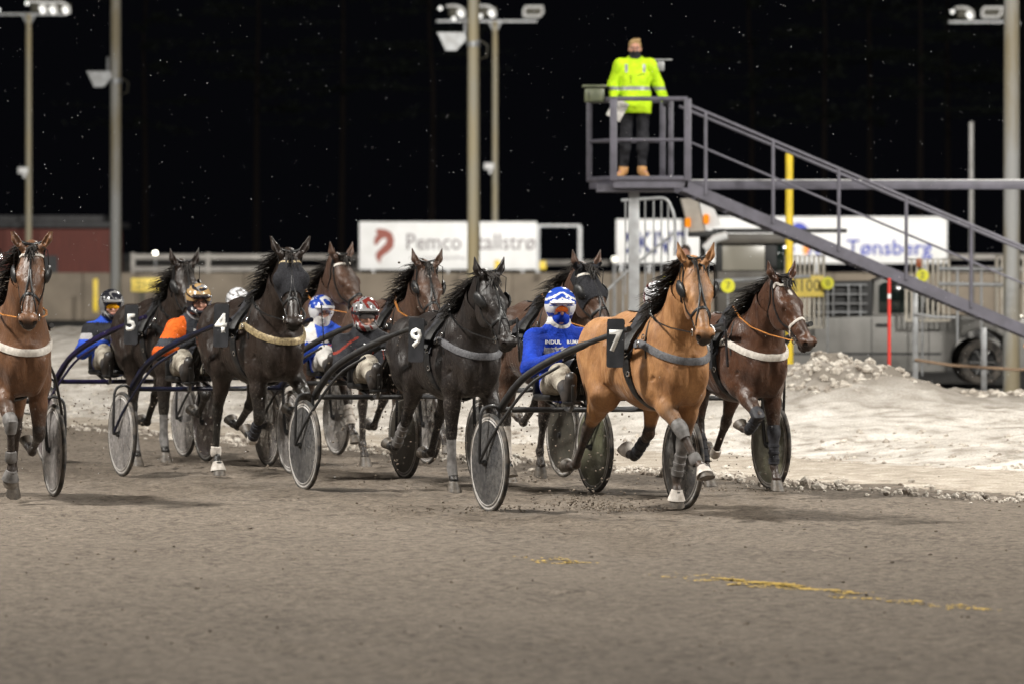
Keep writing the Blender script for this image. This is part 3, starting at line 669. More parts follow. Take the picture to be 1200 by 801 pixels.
def person(name, label, cat, loc, rz, J, head, W, parts, group=None, scale=1.0, res=.010):
    """J: joints dict (local, facing +x). W: body widths. parts: dict of materials."""
    root = empty(name, loc, rz, label, cat, group); root.scale = (scale,) * 3
    J = {k: Vector(v) for k, v in J.items()}
    hc, hf, hl = head          # head centre, face direction, left direction
    hc = Vector(hc); hf = Vector(hf).normalized(); hl = Vector(hl).normalized(); hu = hf.cross(hl).normalized(); hl = hu.cross(hf)
    RM = np.array([[hf[i], hl[i], hu[i]] for i in range(3)]); HM = frame(hc, hf, hl); hp = lambda x, y, z: HM @ Vector((x, y, z))
    allp = list(J.values()) + [hc]
    lo = [min(p[i] for p in allp) - .22 for i in range(3)]; hi = [max(p[i] for p in allp) + .22 for i in range(3)]
    def torso(f, g):
        # pelvis - waist - chest
        yl = (J['shL'] - J['shR']).normalized(); bd = (J['chest'] - J['pelvis']).normalized(); fx = yl.cross(bd)
        M = np.array([[fx[i], yl[i], bd[i]] for i in range(3)])
        f.ell(J['pelvis'], (.115 + g, .165 + g, .12 + g), .05, M); f.ell(J['pelvis'].lerp(J['chest'], .5), (.105 + g, .145 + g, .15 + g), .06, M)
        f.ell(J['chest'], (.12 + g, .165 + g, .17 + g), .06, M); f.cone(J['shL'], J['shR'], .050 + g * .8, .050 + g * .8, .05); f.cone(J['neck'] - bd * .04, J['shL'], .05 + g * .6, .035 + g * .6, .05); f.cone(J['neck'] - bd * .04, J['shR'], .05 + g * .6, .035 + g * .6, .05)
        f.cone(J['chest'] + bd * .08, J['neck'], .09 + g, .055 + g, .06)
    def arms(f, g, t1=1.0):
        for q in 'LR':
            s_, e, h_ = J['sh' + q], J['el' + q], J['ha' + q]
            f.cone(s_, e, .058 + g, .045 + g, .04); e2 = e.lerp(h_, t1); f.cone(e, e2, .046 + g, .032 + g * .8, .03)
    def legs(f, g, t1=1.0, k=.04):
        for q in 'LR':
            a, b, c = J['hip' + q], J['kn' + q], J['an' + q]
            f.cone(a, b, .080 + g, .056 + g, k); f.cone(b, b.lerp(c, .35), .060 + g, .055 + g, k); f.cone(b.lerp(c, .3), b.lerp(c, t1), .055 + g, .038 + g, .03)
    def hand(f, q, g=0):
        e, h_ = J['el' + q], J['ha' + q]; d = (h_ - e).normalized(); s = 1 if q == 'L' else -1
        inn = Vector((0, -s, 0)); inn = (inn - d * inn.dot(d)).normalized(); upv = d.cross(inn) * s
        if upv.z < 0: upv = -upv
        pc = h_ + d * .055
        f.cone(h_, pc, .028 + g, .036 + g, .02); 
        for i in range(4):
            b = pc + d * .020 + upv * (.030 - .020 * i); m_ = b + d * .030 + inn * .006; t_ = m_ + inn * .030 - d * .006; u_ = t_ - d * .024
            r = .0092 - .0006 * i + g * .6; f.cone(b, m_, r + .001, r, .005); f.cone(m_, t_, r, r * .95, .004); f.cone(t_, u_, r * .95, r * .85, .004)
        b = pc - d * .02 + upv * .030; m_ = b + upv * .015 + inn * .022 + d * .015; f.cone(b, m_, .013 + g, .011 + g, .01); f.cone(m_, m_ + d * .028 + inn * .012, .011 + g, .009 + g, .006)
    def face(f):
        f.ell(hp(-.012, 0, .030), (.098, .076, .092), .02, RM); f.ell(hp(.020, 0, -.035), (.068, .056, .075), .035, RM)
        f.cone(hp(-.03, 0, -.06), J['neck'] - Vector((0, 0, .03)), .054, .060, .03)
        f.ell(hp(.062, 0, -.085), (.022, .026, .020), .02, RM)                 # chin
        f.cone(hp(.086, 0, .020), hp(.104, 0, -.022), .009, .014, .012)        # nose
        f.ell(hp(.082, 0, .034), (.014, .050, .012), .015, RM)                 # brow
        for q in (-1, 1):
            f.ell(hp(.084, q * .031, .014), (.016, .017, .011), .01, RM, True)  # eye socket
            f.ell(hp(.064, q * .038, -.018), (.022, .020, .018), .02, RM)       # cheekbone
            f.ell(hp(-.008, q * .078, -.002), (.018, .010, .030), .006, RM)     # ear
        f.ell(hp(.082, 0, -.052), (.012, .022, .0045), .006, RM); f.ell(hp(.082, 0, -.060), (.010, .018, .005), .004, RM)
    hh = .007
    f = Field(lo, hi, res); torso(f, -.006); arms(f, -.006); legs(f, -.008); face(f)
    for q in 'LR':
        f.cone(J['an' + q], J['to' + q], .036, .028, .03); f.cone(J['ha' + q] - (J['ha' + q] - J['el' + q]).normalized() * .03, J['ha' + q], .028, .026, .01); hand(f, q)
    V, Q = f.mesh()
    g2 = Field([hc[i] - .16 for i in range(3)], [hc[i] + .16 for i in range(3)], .0055); face(g2); V2, Q2 = g2.mesh()
    cut = np.array(hp(-.02, 0, -.115)); nd = np.array(hu)
    Q = Q[((V[Q].mean(1) - cut) @ nd) < .006]; Q2 = Q2[(((V2[Q2].mean(1) - cut) @ nd) > -.002)]
    me = np_mesh('body', np.concatenate([V, V2]), np.concatenate([Q, Q2 + len(V)])); bm = bmesh.new(); bm.from_mesh(me)
    bmesh.ops.delete(bm, geom=[v for v in bm.verts if not v.link_faces], context='VERTS'); bm.to_mesh(me); bm.free()
    mesh_obj('body', me, M_SKIN, root)
    # eyes
    for q in (-1, 1):
        if parts.get('goggles'): break
        mb = MB(); mb.lathe(hp(.064, q * .031, .014), hf, [(.001, -.012), (.009, -.008), (.012, 0), (.0095, .008), (.005, .0113), (.001, .012)], 12); e = mb.build('eye', M_EYEW, root)
        mb = MB(); mb.lathe(hp(.064, q * .031, .014), hf, [(.0055, .0112), (.004, .0128), (.001, .013)], 10); mb.build('iris', M_EYE, e)
    mbl = MB(); mbl.box(hp(.0905, 0, -.056), (.004, .034, .010), Matrix([[hf[i], hl[i], hu[i]] for i in range(3)]), bev=.004); mbl.build('lips', M_LIPS, root)
    out = {}
    def emitf(f, nm, mats, fn=None):
        V, Q = f.mesh(); me = np_mesh(nm, V, Q); o = mesh_obj(nm, me, mats, root)
        if fn is not None: me.polygons.foreach_set('material_index', fn(V[Q].mean(1)).astype(np.int32))
        out[nm] = (o, bvh_of(V, Q)); return o
    if 'trousers' in parts:
        f = Field(lo, hi, res); yl = (J['shL'] - J['shR']).normalized(); bd = (J['chest'] - J['pelvis']).normalized(); fx = yl.cross(bd); M = np.array([[fx[i], yl[i], bd[i]] for i in range(3)])
        f.ell(J['pelvis'] - bd * .01, (.128, .178, .12), .05, M); legs(f, .016, parts.get('trouser_len', .8)); emitf(f, 'trousers', parts['trousers'])
    if 'boots' in parts:
        for q in 'LR':
            f = Field([J['an' + q][i] - .4 for i in range(3)], [J['an' + q][i] + .4 for i in range(3)], res); b, c, t = J['kn' + q], J['an' + q], J['to' + q]
            f.cone(c.lerp(b, parts.get('boot_h', .5)), c, .062, .054, .03); fd = (t - c).normalized(); sd = (c - b).normalized()
            f.cone(c + sd * .035 - fd * .03, t + sd * .035, .046, .038, .03); f.cone(c, t + sd * .02, .048, .036, .03)
            emitf(f, 'boot', parts['boots'])
    if 'jacket' in parts:
        f = Field(lo, hi, res); torso(f, parts.get('puff', .022)); arms(f, parts.get('puff', .022) * .85, parts.get('sleeve', .97))
        if parts.get('skirt'):
            bd = (J['chest'] - J['pelvis']).normalized(); f.cone(J['pelvis'] + bd * .1, J['pelvis'] - bd * parts['skirt'], .155, .165, .06, ((1, 0, 0), .85)); 
            f.cone(J['pelvis'] + bd * .1 + Vector((0, .06, 0)), J['pelvis'] - bd * parts['skirt'] + Vector((0, .06, 0)), .14, .15, .06, ((1, 0, 0), .9)); f.cone(J['pelvis'] + bd * .1 - Vector((0, .06, 0)), J['pelvis'] - bd * parts['skirt'] - Vector((0, .06, 0)), .14, .15, .06, ((1, 0, 0), .9))
            c = J['pelvis'] - bd * (parts['skirt'] + .12); f.ell(c, (.5, .5, .12), .01, None, True)
        f.cone(J['neck'] - Vector((0, 0, .05)), J['neck'] + Vector((0, 0, .035)), .085, .072, .03)
        emitf(f, 'jacket', parts['jacket'], parts.get('jacket_fn'))
    if 'scarf' in parts:
        f = Field([hc[i] - .3 for i in range(3)], [hc[i] + .2 for i in range(3)], .008); f.cone(J['neck'] + Vector((.0, 0, -.01)), J['neck'].lerp(hc, .55), .085, .073, .02); f.cone(J['neck'] + Vector((.01, 0, .0)), J['neck'] + Vector((.012, 0, .02)), .092, .09, .01); emitf(f, 'neck_warmer', parts['scarf'])
    if 'mask' in parts:
        f = Field([hc[i] - .16 for i in range(3)], [hc[i] + .16 for i in range(3)], .007); f.ell(hp(.026, 0, -.045), (.078, .064, .062), .03, RM); f.cone(hp(.086, 0, .0), hp(.098, 0, -.022), .012, .016, .02); f.cone(hp(0, 0, -.09), hp(-.02, 0, -.13), .066, .07, .03); emitf(f, 'face_mask', parts['mask'])
    if 'balaclava' in parts:
        f = Field([hc[i] - .2 for i in range(3)], [hc[i] + .16 for i in range(3)], .007); f.ell(hp(.0, 0, -.02), (.104, .082, .105), .03, RM); f.cone(hp(0, 0, -.09), hp(-.02, 0, -.15), .07, .08, .03); f.ell(hp(.115, 0, .005), (.062, .052, .040), .01, RM, True); emitf(f, 'balaclava', parts['balaclava'])
    if 'gloves' in parts:
        for q in 'LR':
            h_ = J['ha' + q]; f = Field([h_[i] - .18 for i in range(3)], [h_[i] + .18 for i in range(3)], .006); hand(f, q, .007); d = (J['el' + q] - h_).normalized(); f.cone(h_, h_ + d * parts.get('cuff', .06), .038, .046, .02); emitf(f, 'glove', parts['gloves'])
    if 'helmet' in parts:
        hf_ = Field([hc[i] - .20 for i in range(3)], [hc[i] + .22 for i in range(3)], .0065); full = parts.get('full')
        hf_.ell(hp(-.014, 0, .045), (.142, .116, .118), .02, RM); hf_.cone(hp(-.03, 0, .0), hp(-.035, 0, -.045), .105, .092, .03)
        if full: hf_.ell(hp(.02, 0, -.07), (.125, .096, .058), .03, RM)
        hf_.ell(hp(.13, 0, -.010 if full else -.075), (.095, .074, .050 if full else .115), .008, RM, True); hf_.cone(hp(0, 0, -.10), hp(0, 0, -.3), .088, .11, .01, None, True)
        hf_.ell(hp(.112, 0, .062), (.055, .098, .012), .012, RM)     # peak
        fn = parts.get('helmet_fn'); inv = np.array(HM.inverted())
        emitf(hf_, 'helmet', parts['helmet'], (lambda C: fn(C @ inv[:3, :3].T + inv[:3, 3])) if fn else None)
    if parts.get('goggles'):
        f = Field([hc[i] - .16 for i in range(3)], [hc[i] + .16 for i in range(3)], .006); f.ell(hp(.060, 0, .012), (.054, .070, .034), .01, RM)
        inv = np.array(HM.inverted()); emitf(f, 'goggles', [M_LEATHER, parts['goggles']], lambda C: ((np.abs((C @ inv[:3, :3].T + inv[:3, 3])[:, 2] - .012) < .024) & ((C @ inv[:3, :3].T + inv[:3, 3])[:, 0] > .062)).astype(int))
    if 'hair' in parts:
        rnd = random.Random(5); f = Field([hc[i] - .16 for i in range(3)], [hc[i] + .18 for i in range(3)], .0065); f.ell(hp(-.024, 0, .052), (.100, .084, .084), .02, RM); f.ell(hp(.09, 0, -.03), (.07, .2, .085), .02, RM, True)
        for i in range(90):
            a = rnd.uniform(0, 2 * math.pi); e = rnd.uniform(.1, 1.4); d = Vector((math.cos(a) * math.cos(e), math.sin(a) * math.cos(e), math.sin(e)))
            if d.x > .3 and d.z < .5: continue
            f.ell(hp(-.02 + d.x * .085, d.y * .072, .058 + d.z * .068), (rnd.uniform(.015, .026), .013, .015), .008, RM)
        f.cone(hp(.045, -.05, .10), hp(.06, .045, .118), .02, .026, .02)
        emitf(f, 'hair', parts['hair'])
    if parts.get('glasses'):
        mb = MB()
        for q in (-1, 1):
            pts = [hp(.100, q * .032 + .020 * math.cos(a), .014 + .014 * math.sin(a)) for a in np.linspace(0, 2 * math.pi, 17)]; mb.tube(pts, .002, 5, caps=False); mb.tube([hp(.098, q * .052, .018), hp(0, q * .080, .018)], .002, 5)
        mb.tube([hp(.102, -.012, .016), hp(.102, .012, .016)], .002, 5); mb.build('spectacles', M_LEATHER, root)
    return root, out, HM

# ------------------------------------------------------------------ racing sulky
M_FRBLACK = worn('black_painted_tube', (.014, .014, .016), (.028, .027, .026), .32, 14, rough2=.6)
M_FRPURP = worn('purple_painted_tube', (.018, .012, .06), (.010, .008, .022), .3, 8)
M_FRBLUE = worn('blue_painted_tube', (.009, .012, .038), (.007, .007, .012), .3, 8)
M_TYRE = worn('sulky_tyre', (.018, .018, .018), (.10, .085, .07), .8, 18)
M_RIMS = worn('worn_rim', (.50, .48, .46), (.26, .235, .21), .4, 12)
def disc_mat(name, a, b, alpha, rough=.28, mud=.35):
    m = worn(name, a, b, rough, 7, lo=.3, hi=.75, rough2=.6); bs = m.node_tree.nodes['Principled BSDF']; n = m.node_tree
    no = n.nodes.new('ShaderNodeTexNoise'); no.inputs['Scale'].default_value = 28; no.inputs['Detail'].default_value = 8
    tc = n.nodes.new('ShaderNodeTexCoord'); n.links.new(tc.outputs['Object'], no.inputs[0])
    mr = n.nodes.new('ShaderNodeMapRange'); mr.inputs[1].default_value = .45; mr.inputs[2].default_value = .62; mr.inputs[3].default_value = alpha; mr.inputs[4].default_value = min(1, alpha + mud); n.links.new(no.outputs[0], mr.inputs[0]); n.links.new(mr.outputs[0], bs.inputs['Alpha'])
    return m
M_DISCG = disc_mat('smoked_wheel_cover', (.050, .050, .053), (.11, .105, .10), .66)
M_DISCW = disc_mat('milky_wheel_cover', (.32, .30, .29), (.15, .14, .135), .52)
M_DISCM = disc_mat('muddy_wheel_cover', (.035, .034, .028), (.085, .075, .06), .88)
M_DISCP = disc_mat('pinkish_wheel_cover', (.26, .22, .225), (.15, .13, .13), .65)
M_DISCY = disc_mat('greenish_wheel_cover', (.15, .15, .095), (.07, .07, .05), .78)

def sulky(loc, rz, label, fm, dm, half=.765, stripe=True):
    root = empty('racing_sulky', loc, rz, label, 'sulky', 'racing sulkies behind the horses')
    mb = MB(); mb.tube([(0, -.69, .745), (0, -.3, .740), (0, .3, .740), (0, .69, .745)], .021, 10); cb = mb.build('crossbar', fm, root)
    for q in (-1, 1):
        y = lambda v: q * v
        s = MB(); s.tube(catmull([(-.03, y(.67), .74), (.10, y(.675), .82), (.32, y(.64), .97), (.62, y(.56), 1.10), (1.0, y(.45), 1.22), (1.42, y(.37), 1.31), (1.62, y(.36), 1.34)], 6), [.030] * 10 + [.027] * 15 + [.020] * 12, 10); s.build('shaft', fm, root)
        s = MB(); s.tube(catmull([(0, y(half + .075), .38), (.18, y(.79), .60), (.48, y(.66), .92), (.75, y(.53), 1.07)], 5), .0115, 8); s.build('shaft_brace', M_FRBLACK if fm is M_FRBLACK else fm, root)
        s = MB(); s.tube(catmull([(.0, y(.69), .745), (.02, y(.76), .775), (.02, y(half + .07), .73), (.02, y(half + .085), .55), (0, y(half + .08), .365)], 5), .012, 8); s.tube([(0, y(.69), .745), (-.02, y(.70), .55), (0, y(.71), .365)], .014, 8)
        s.tube([(0, y(.70), .365), (0, y(half + .085), .365)], .012, 8); s.build('wheel_fork', M_FRBLACK, root)
        s = MB(); s.tube(catmull([(.02, y(.18), .745), (.30, y(.26), .74), (.52, y(.33), .80), (.60, y(.36), .93)], 5), .013, 8); s.box((.50, y(.33), .80), (.10, .11, .02), bev=.005); s.build('foot_rest', M_FRBLACK, root)
        s = MB(); s.tube([(.02, y(.12), .745), (-.20, y(.12), .72), (-.50, y(.12), .80)], .014, 8); s.build('seat_rail', M_FRBLACK, root)
        # wheel
        c = Vector((0, y(half), .36)); ax = Vector((0, 1, 0))
        rim = MB(); rim.lathe(c, ax, [(.318, -.014), (.338, -.015), (.338, .015), (.318, .014), (.318, -.014)], 56); wh = rim.build('wheel', M_RIMS, root)
        t = MB(); pts = [(.345 + .017 * math.cos(a), .018 * math.sin(a)) for a in np.linspace(0, 2 * math.pi, 13)]; t.lathe(c, ax, pts, 56); t.build('tyre', M_TYRE, wh)
        for e in (-1, 1):
            d = MB(); d.lathe(c, ax * e, [(.03, .034), (.14, .031), (.26, .022), (.322, .0155)], 48); d.build('wheel_cover', dm, wh)
            if stripe: d = MB(); d.lathe(c, ax * e, [(.303, .0195), (.306, .0215), (.312, .0205), (.315, .0175)], 48); d.build('rim_stripe', M_RIMS, wh)
        sp = MB()
        for k in range(8):
            a = k * math.pi / 4 + .2; u = Vector((math.cos(a), 0, math.sin(a))); sp.tube([c + u * .02, c + u * .32], .005, 5)
        so = sp.build('spoke_set', M_FRBLACK, wh)
        hb = MB(); hb.lathe(c, ax, [(.001, -.055), (.022, -.055), (.024, -.035), (.036, -.03), (.036, .03), (.024, .035), (.022, .055), (.001, .055)], 16); hb.build('hub', M_FRBLACK, wh)
    s = MB(); s.box((-.46, 0, .82), (.34, .36, .05), bev=.022); s.build('seat', M_LEATHER, root)
    s = MB(); s.box((-.63, 0, .90), (.04, .34, .16), bev=.018); s.build('seat_back', M_LEATHER, root)
    return root

def driver(loc, rz, label, parts, lean=0, hy=0, sl=0, res=.010, group='drivers seated on the sulkies', dz=0):
    l = lean
    J = dict(pelvis=(-.44, 0, .93), chest=(-.50 + l * .5, hy * .5, 1.20), neck=(-.47 + l, hy, 1.385), shL=(-.46 + l * .8, .190 + hy, 1.285), shR=(-.46 + l * .8, -.190 + hy, 1.285),
             elL=(-.32, .315, 1.06), elR=(-.32, -.315, 1.06), haL=(-.08, .15, 1.13), haR=(-.08, -.15, 1.13), hipL=(-.40, .10, .91), hipR=(-.40, -.10, .91),
             knL=(.05, .24, 1.00), knR=(.05, -.24, 1.00), anL=(.44, .33, .86), anR=(.44, -.33, .86), toL=(.50, .34, .99), toR=(.50, -.34, .99))
    for k_, f_ in (('pelvis', .25), ('chest', .6), ('neck', 1), ('shL', 1), ('shR', 1), ('elL', .6), ('elR', .6)): v_ = J[k_]; J[k_] = (v_[0] - sl * f_ * .8, v_[1], v_[2] - sl * f_)
    hc = Vector((-.43 + l * 1.1 - sl * .7, hy, 1.505 - sl)); a = R(parts.get('look', -12))
    J = {k: Vector(v) + Vector((0, 0, dz)) for k, v in J.items()}; hc += Vector((0, 0, dz))
    return person('person', label, 'sulky driver', loc, rz, J, (hc, (math.cos(a), math.sin(a), -.10), (-math.sin(a), math.cos(a), 0)), None, parts, group, res=res)

# ------------------------------------------------------------------ the field of horses, sulkies and drivers
def stripes(*cols, mode='a'):
    """helmet face picker: painted pattern over the shell"""
    def fn(C):
        x, y, z = C[:, 0], C[:, 1], C[:, 2]; w = vn3(x * 30, y * 30 + z * 22); i = np.zeros(len(C))
        if mode == 'chevron': i[(np.sin(z * 150 + np.abs(y) * 85) > .45) & (z < .135)] = 1; i[z < .035] = 1; i[(z < -.02) & (w > .0)] = 0
        elif mode == 'patch': i[w > .12] = 1; i[w < -.22] = 2; i[(z > .02) & (z < .045)] = 2
        elif mode == 'lines': i[(np.sin(z * 120 + x * 25) > .72)] = 2; i[(w > .22)] = 1
        elif mode == 'tan': i[(np.sin(z * 95 + x * 30) > .75)] = 2; i[z < .02] = 2; i[w > .25] = 1
        elif mode == 'dark': i[(np.abs(y) > .075) & (z < .10) & (w > -.1)] = 1; i[w > .28] = 1
        elif mode == 'blue': i[z < .045] = 1; i[(w > .18)] = 1
        i[(x > .095) & (z > .045) & (z < .080)] = 2 if mode in ('tan',) else (0 if mode in ('lines', 'patch') else 1)
        return i
    return fn
def vn3(a, b):
    r = np.random.default_rng(4); T = r.random((64, 64)); xi = np.floor(a).astype(int); yi = np.floor(b).astype(int); fx = a - xi; fy = b - yi
    g = lambda i, j: T[(xi + i) % 64, (yi + j) % 64]
    return (g(0, 0) * (1 - fx) + g(1, 0) * fx) * (1 - fy) + (g(0, 1) * (1 - fx) + g(1, 1) * fx) * fy - .5
def gloss(name, c): return principled(name, c, .22, 0, .5)
HB, HWt, HBk, HSl, HRd, HTn = gloss('helmet_blue', (.02, .06, .35)), gloss('helmet_white', (.62, .62, .64)), gloss('helmet_black', (.015, .015, .02)), gloss('helmet_silver', (.17, .165, .165)), gloss('helmet_red', (.13, .018, .014)), gloss('helmet_tan', (.34, .22, .10))
C_BLUE = cloth('royal_blue_cloth', (.008, .045, .42), (.006, .028, .25)); C_BLUE2 = cloth('bright_blue_cloth', (.03, .09, .52), (.02, .05, .30))
C_ORG = cloth('orange_cloth', (.70, .13, .015), (.50, .08, .01)); C_GREY = cloth('dark_grey_cloth', (.045, .05, .06), (.03, .03, .036)); C_RED = cloth('red_piping', (.20, .03, .02))
C_HV = cloth('hi_vis_yellow', (.55, .80, .02), (.36, .58, .01), bump=1.0, scale=7); C_REFL = principled('reflective_tape', (.22, .22, .24), .35); C_LGREY = cloth('pale_grey_cloth', (.40, .39, .40), (.28, .27, .28))
T_WHITE = principled('white_lettering', (.75, .75, .75), .6); T_RED = principled('red_lettering', (.50, .05, .03), .6); T_NAVY = principled('navy_lettering', (.03, .04, .16), .6)

def band7(C):
    z = C[:, 2]; i = np.zeros(len(C)); t = (np.abs(C[:, 1]) < .17)
    z = z + .03; i[(z > 1.13) & (z < 1.22) & t] = 1; i[(z < 1.02) & (z > .99) & t] = 1; i[z > 1.385] = 1
    i[(z > 1.07) & (z < 1.13) & t & (C[:, 0] > -.45)] = 2
    return i
def band9(C):
    z = C[:, 2]; i = np.zeros(len(C)); i[(np.abs(np.abs(C[:, 1] + .05) - .11) < .005) & (z < 1.12)] = 1
    i[(C[:, 1] < -.13) & (np.abs(z - (1.17 + (C[:, 1] + .2) * .6)) < .010)] = 1; return i
def bandX(C): return ((C[:, 2] > 1.10) & (np.abs(C[:, 1]) > .135)).astype(int)
def band4(C):
    i = np.ones(len(C)); z = C[:, 2]; i[(np.abs(C[:, 1] - .03) > .115) & (z > 1.17)] = 0; i[(np.abs(C[:, 1] - .03) > .25) & (z < 1.10) & (z > 1.02)] = 0; return i
def band5(C):
    i = np.zeros(len(C)); i[(np.abs(C[:, 1]) > .20) & (np.abs(C[:, 2] - 1.13) < .045)] = 1; i[(C[:, 2] > 1.27)] = 2; i[(C[:, 2] < 1.12) & (np.abs(C[:, 1]) > .05)] = 2; return i
GOG_O = principled('orange_goggle_lens', (.95, .20, .02), .12); GOG_Y = principled('amber_goggle_lens', (.95, .42, .01), .12); GOG_C = principled('clear_goggle_lens', (.20, .18, .18), .12)

def chest_text(out, r, txts, look=0):
    o, bvh = out['jacket']
    for (t, y, z, size, mat) in txts:
        text_mesh(t, size, frame((.1, y, z), (0, 1, 0), (0, 0, 1)), 'lettering', mat, o, proj=(bvh, (-1, 0, 0)), bold=size * .03)
def team(key, px, d, th, horse_spec, sulky_spec, drv, dx=1.45, dy=0.0, half=.765):
    """px: image column of the axle centre; d: distance; th: heading off the camera axis"""
    t = R(th); rz = t - math.pi / 2; c = G(px, d); fw = Vector((math.sin(t), -math.cos(t), 0)); lf = Vector((math.cos(t), math.sin(t), 0))
    sp = dict(horse_spec); sp['loc'] = c + fw * dx + lf * dy; sp['rz'] = rz; sp.setdefault('rein_hands', Vector((-.06 - dx, 0, 1.13)))
    horse(sp)
    if sulky_spec: sulky(c, rz, sulky_spec[0], sulky_spec[1], sulky_spec[2], half)
    if drv: 
        r, out, HM = driver(c, rz, **drv)
        return r, out, HM

BELLW = ('bell', M_BOOTW)
base = dict(neck=(55, 0, .74), head=(50, 0), LF=(0, 0, 35, 0), RF=(0, 0, 35, 0), LH=(30, -30, 0, 30, 0), RH=(30, -30, 0, 30, 0))
def H(**k): d = dict(base); d.update(k); return d

r7 = team('7', 688, 41.5, 22, H(label='bright bay horse wearing plate number 7, foremost in the field', coat=M_BAY, num='7', seed=11,
     neck=(54, -9, .79), head=(50, -13), star=[(.52, .045, -.12, .035), (.52, -.045, -.12, .035), (.50, 0, -.135, .03)], RF=(47, 33, 58, -11), LF=(-16, -20, 12, -3), RH=(14, -52, -40, -80, 0), LH=(44, -24, -60, -100, 2),
     collar=M_GREYL, boots={'RF': [('knee', M_GREYBOOT), ('ankle', M_GREYBOOT), BELLW], 'LF': [('knee', M_GREYBOOT), ('tendon', M_GREYBOOT), BELLW], 'LH': [('tendon', M_DKBOOT), BELLW]}, blink_out=.9, bounce=.03, dirt=.25, forelock=5),
     ('black sulky with smoked wheel covers behind the bright bay horse', M_FRBLACK, M_DISCG),
     dict(label='sulky driver in royal blue jacket, blue mask and orange goggles', lean=.02, hy=-.03, sl=.04, parts=dict(look=-16, jacket=[C_BLUE, C_LGREY, C_GREY], jacket_fn=band7, trousers=M_BEIGE, boots=M_BOOTB, gloves=M_GLOVE, cuff=.12, helmet=[HB, HWt, HB], helmet_fn=stripes(mode='chevron'), goggles=GOG_O, mask=C_BLUE, scarf=M_WHITEC)), dx=1.38)
team('8', 801, 45.2, 22, H(label='dark bay horse wearing plate number 8, at the far right', coat=M_DBAY, num='8', seed=12, neck=(50, -4, .73), head=(48, 12), star=[(.13, 0, .03, .035), (.50, 0, -.13, .03)],
     LF=(6, 0, 28, 0), RF=(52, -62, -100, -4), RH=(48, -6, 22, 40, 0), LH=(42, -30, -40, -100, 0), collar=M_WHITEL, brow=M_WHITEL, noseband=M_WHITEL, rein=M_ORREIN, blinkers=False, face=False,
     boots={'LF': [('tendon', M_DKBOOT), ('knee', M_DKBOOT)], 'RF': [('knee', M_DKBOOT), ('tendon', M_DKBOOT)], 'RH': [('tendon', M_DKBOOT)], 'LH': [('ankle', M_STOCK)]}, dirt=.5, pts=.8, scale=.95, mane_side=-1, plate=(-.02, .35, 1.20)),
     ('sulky with greenish and muddy wheel covers behind the horse at the far right', M_FRBLACK, M_DISCY),
     dict(label='driver mostly hidden behind the bright bay horse, only a white helmet showing', lean=-.03, hy=-.02, parts=dict(jacket=C_GREY, trousers=M_BEIGE, boots=M_BOOTB, gloves=M_GLOVE, helmet=[HWt, HRd, HBk], helmet_fn=stripes(mode='lines'), goggles=GOG_C, mask=M_BLACKC)), dx=1.30, dy=-.05)
chest_text(r7[1], r7[0], [('INDUL', -.11, 1.225, .040, T_WHITE), ('B.UMARK', .07, 1.225, .036, T_WHITE), ('V  M', -.03, 1.145, .080, T_NAVY)])
r9 = team('9', 462, 45.7, 22, H(label='black horse wearing plate number 9, beside the driver in royal blue', coat=M_BLACK, num='9', seed=13, neck=(48, -9, .77), head=(52, 7), star=[(.12, .005, .03, .032)],
     RF=(-4, 2, 25, 0), LF=(32, 24, 50, 2), RH=(44, -36, -46, -92, 0), LH=(32, -46, -32, -84, 0), collar=M_GREYL, boots={'RF': [('stocking', M_GREYBOOT)], 'LF': [('stocking', M_GREYBOOT)], 'RH': [('tendon', M_GREYBOOT)]}, dirt=.6, blink_out=.9, bounce=.0, scale=.97),
     ('black sulky with smoked wheel covers behind the horse numbered 9', M_FRBLACK, M_DISCG),
     dict(label='sulky driver in black suit with red piping and a silver and red helmet', hy=-.05, lean=.0, sl=.13, parts=dict(look=-10, jacket=[M_BLACKC, C_RED], jacket_fn=band9, trousers=M_BEIGE, boots=M_BOOTB, gloves=M_GLOVE, helmet=[HSl, HRd, HBk], helmet_fn=stripes(mode='patch'), full=True, goggles=GOG_C)))
chest_text(r9[1], r9[0], [('Hy', -.06, 1.13, .075, T_WHITE), ('nes', .05, 1.125, .05, T_WHITE)])
r4 = team('4', 243, 48.8, 22, H(label='black horse wearing plate number 4 and a black mesh hood over its eyes', coat=M_SEAL, num='4', seed=14, neck=(53, -8, .79), head=(56, -14), hood='mesh', brow=M_GOLDL, collar=M_GOLDL, ears=.9,
     LF=(60, -58, -90, 0), RF=(2, -48, -112, -2), RH=(38, -24, -8, 30, 0), LH=(30, -40, -60, -100, 0), boots={'RF': [('ankle', M_BOOTW), ('tendon', M_DKBOOT)], 'RH': [('ankle', M_BOOTW), BELLW]}, dirt=.4, scale=1.02, forelock=10),
     ('sulky with dark blue shafts and milky wheel covers behind the horse numbered 4', M_FRBLUE, M_DISCW),
     dict(label='sulky driver with orange shoulders and a tan and black helmet', hy=.03, lean=.12, sl=.03, parts=dict(look=-8, jacket=[C_ORG, C_GREY], jacket_fn=band4, trousers=M_BEIGE, boots=M_BOOTB, gloves=M_GLOVE, helmet=[HTn, HSl, HBk], helmet_fn=stripes(mode='tan'), full=True, glasses=True, scarf=C_LGREY)), dx=1.5)
chest_text(r4[1], r4[0], [('Pa-stall', .04, 1.23, .045, T_WHITE), ('Sand', .05, 1.18, .05, T_RED)])
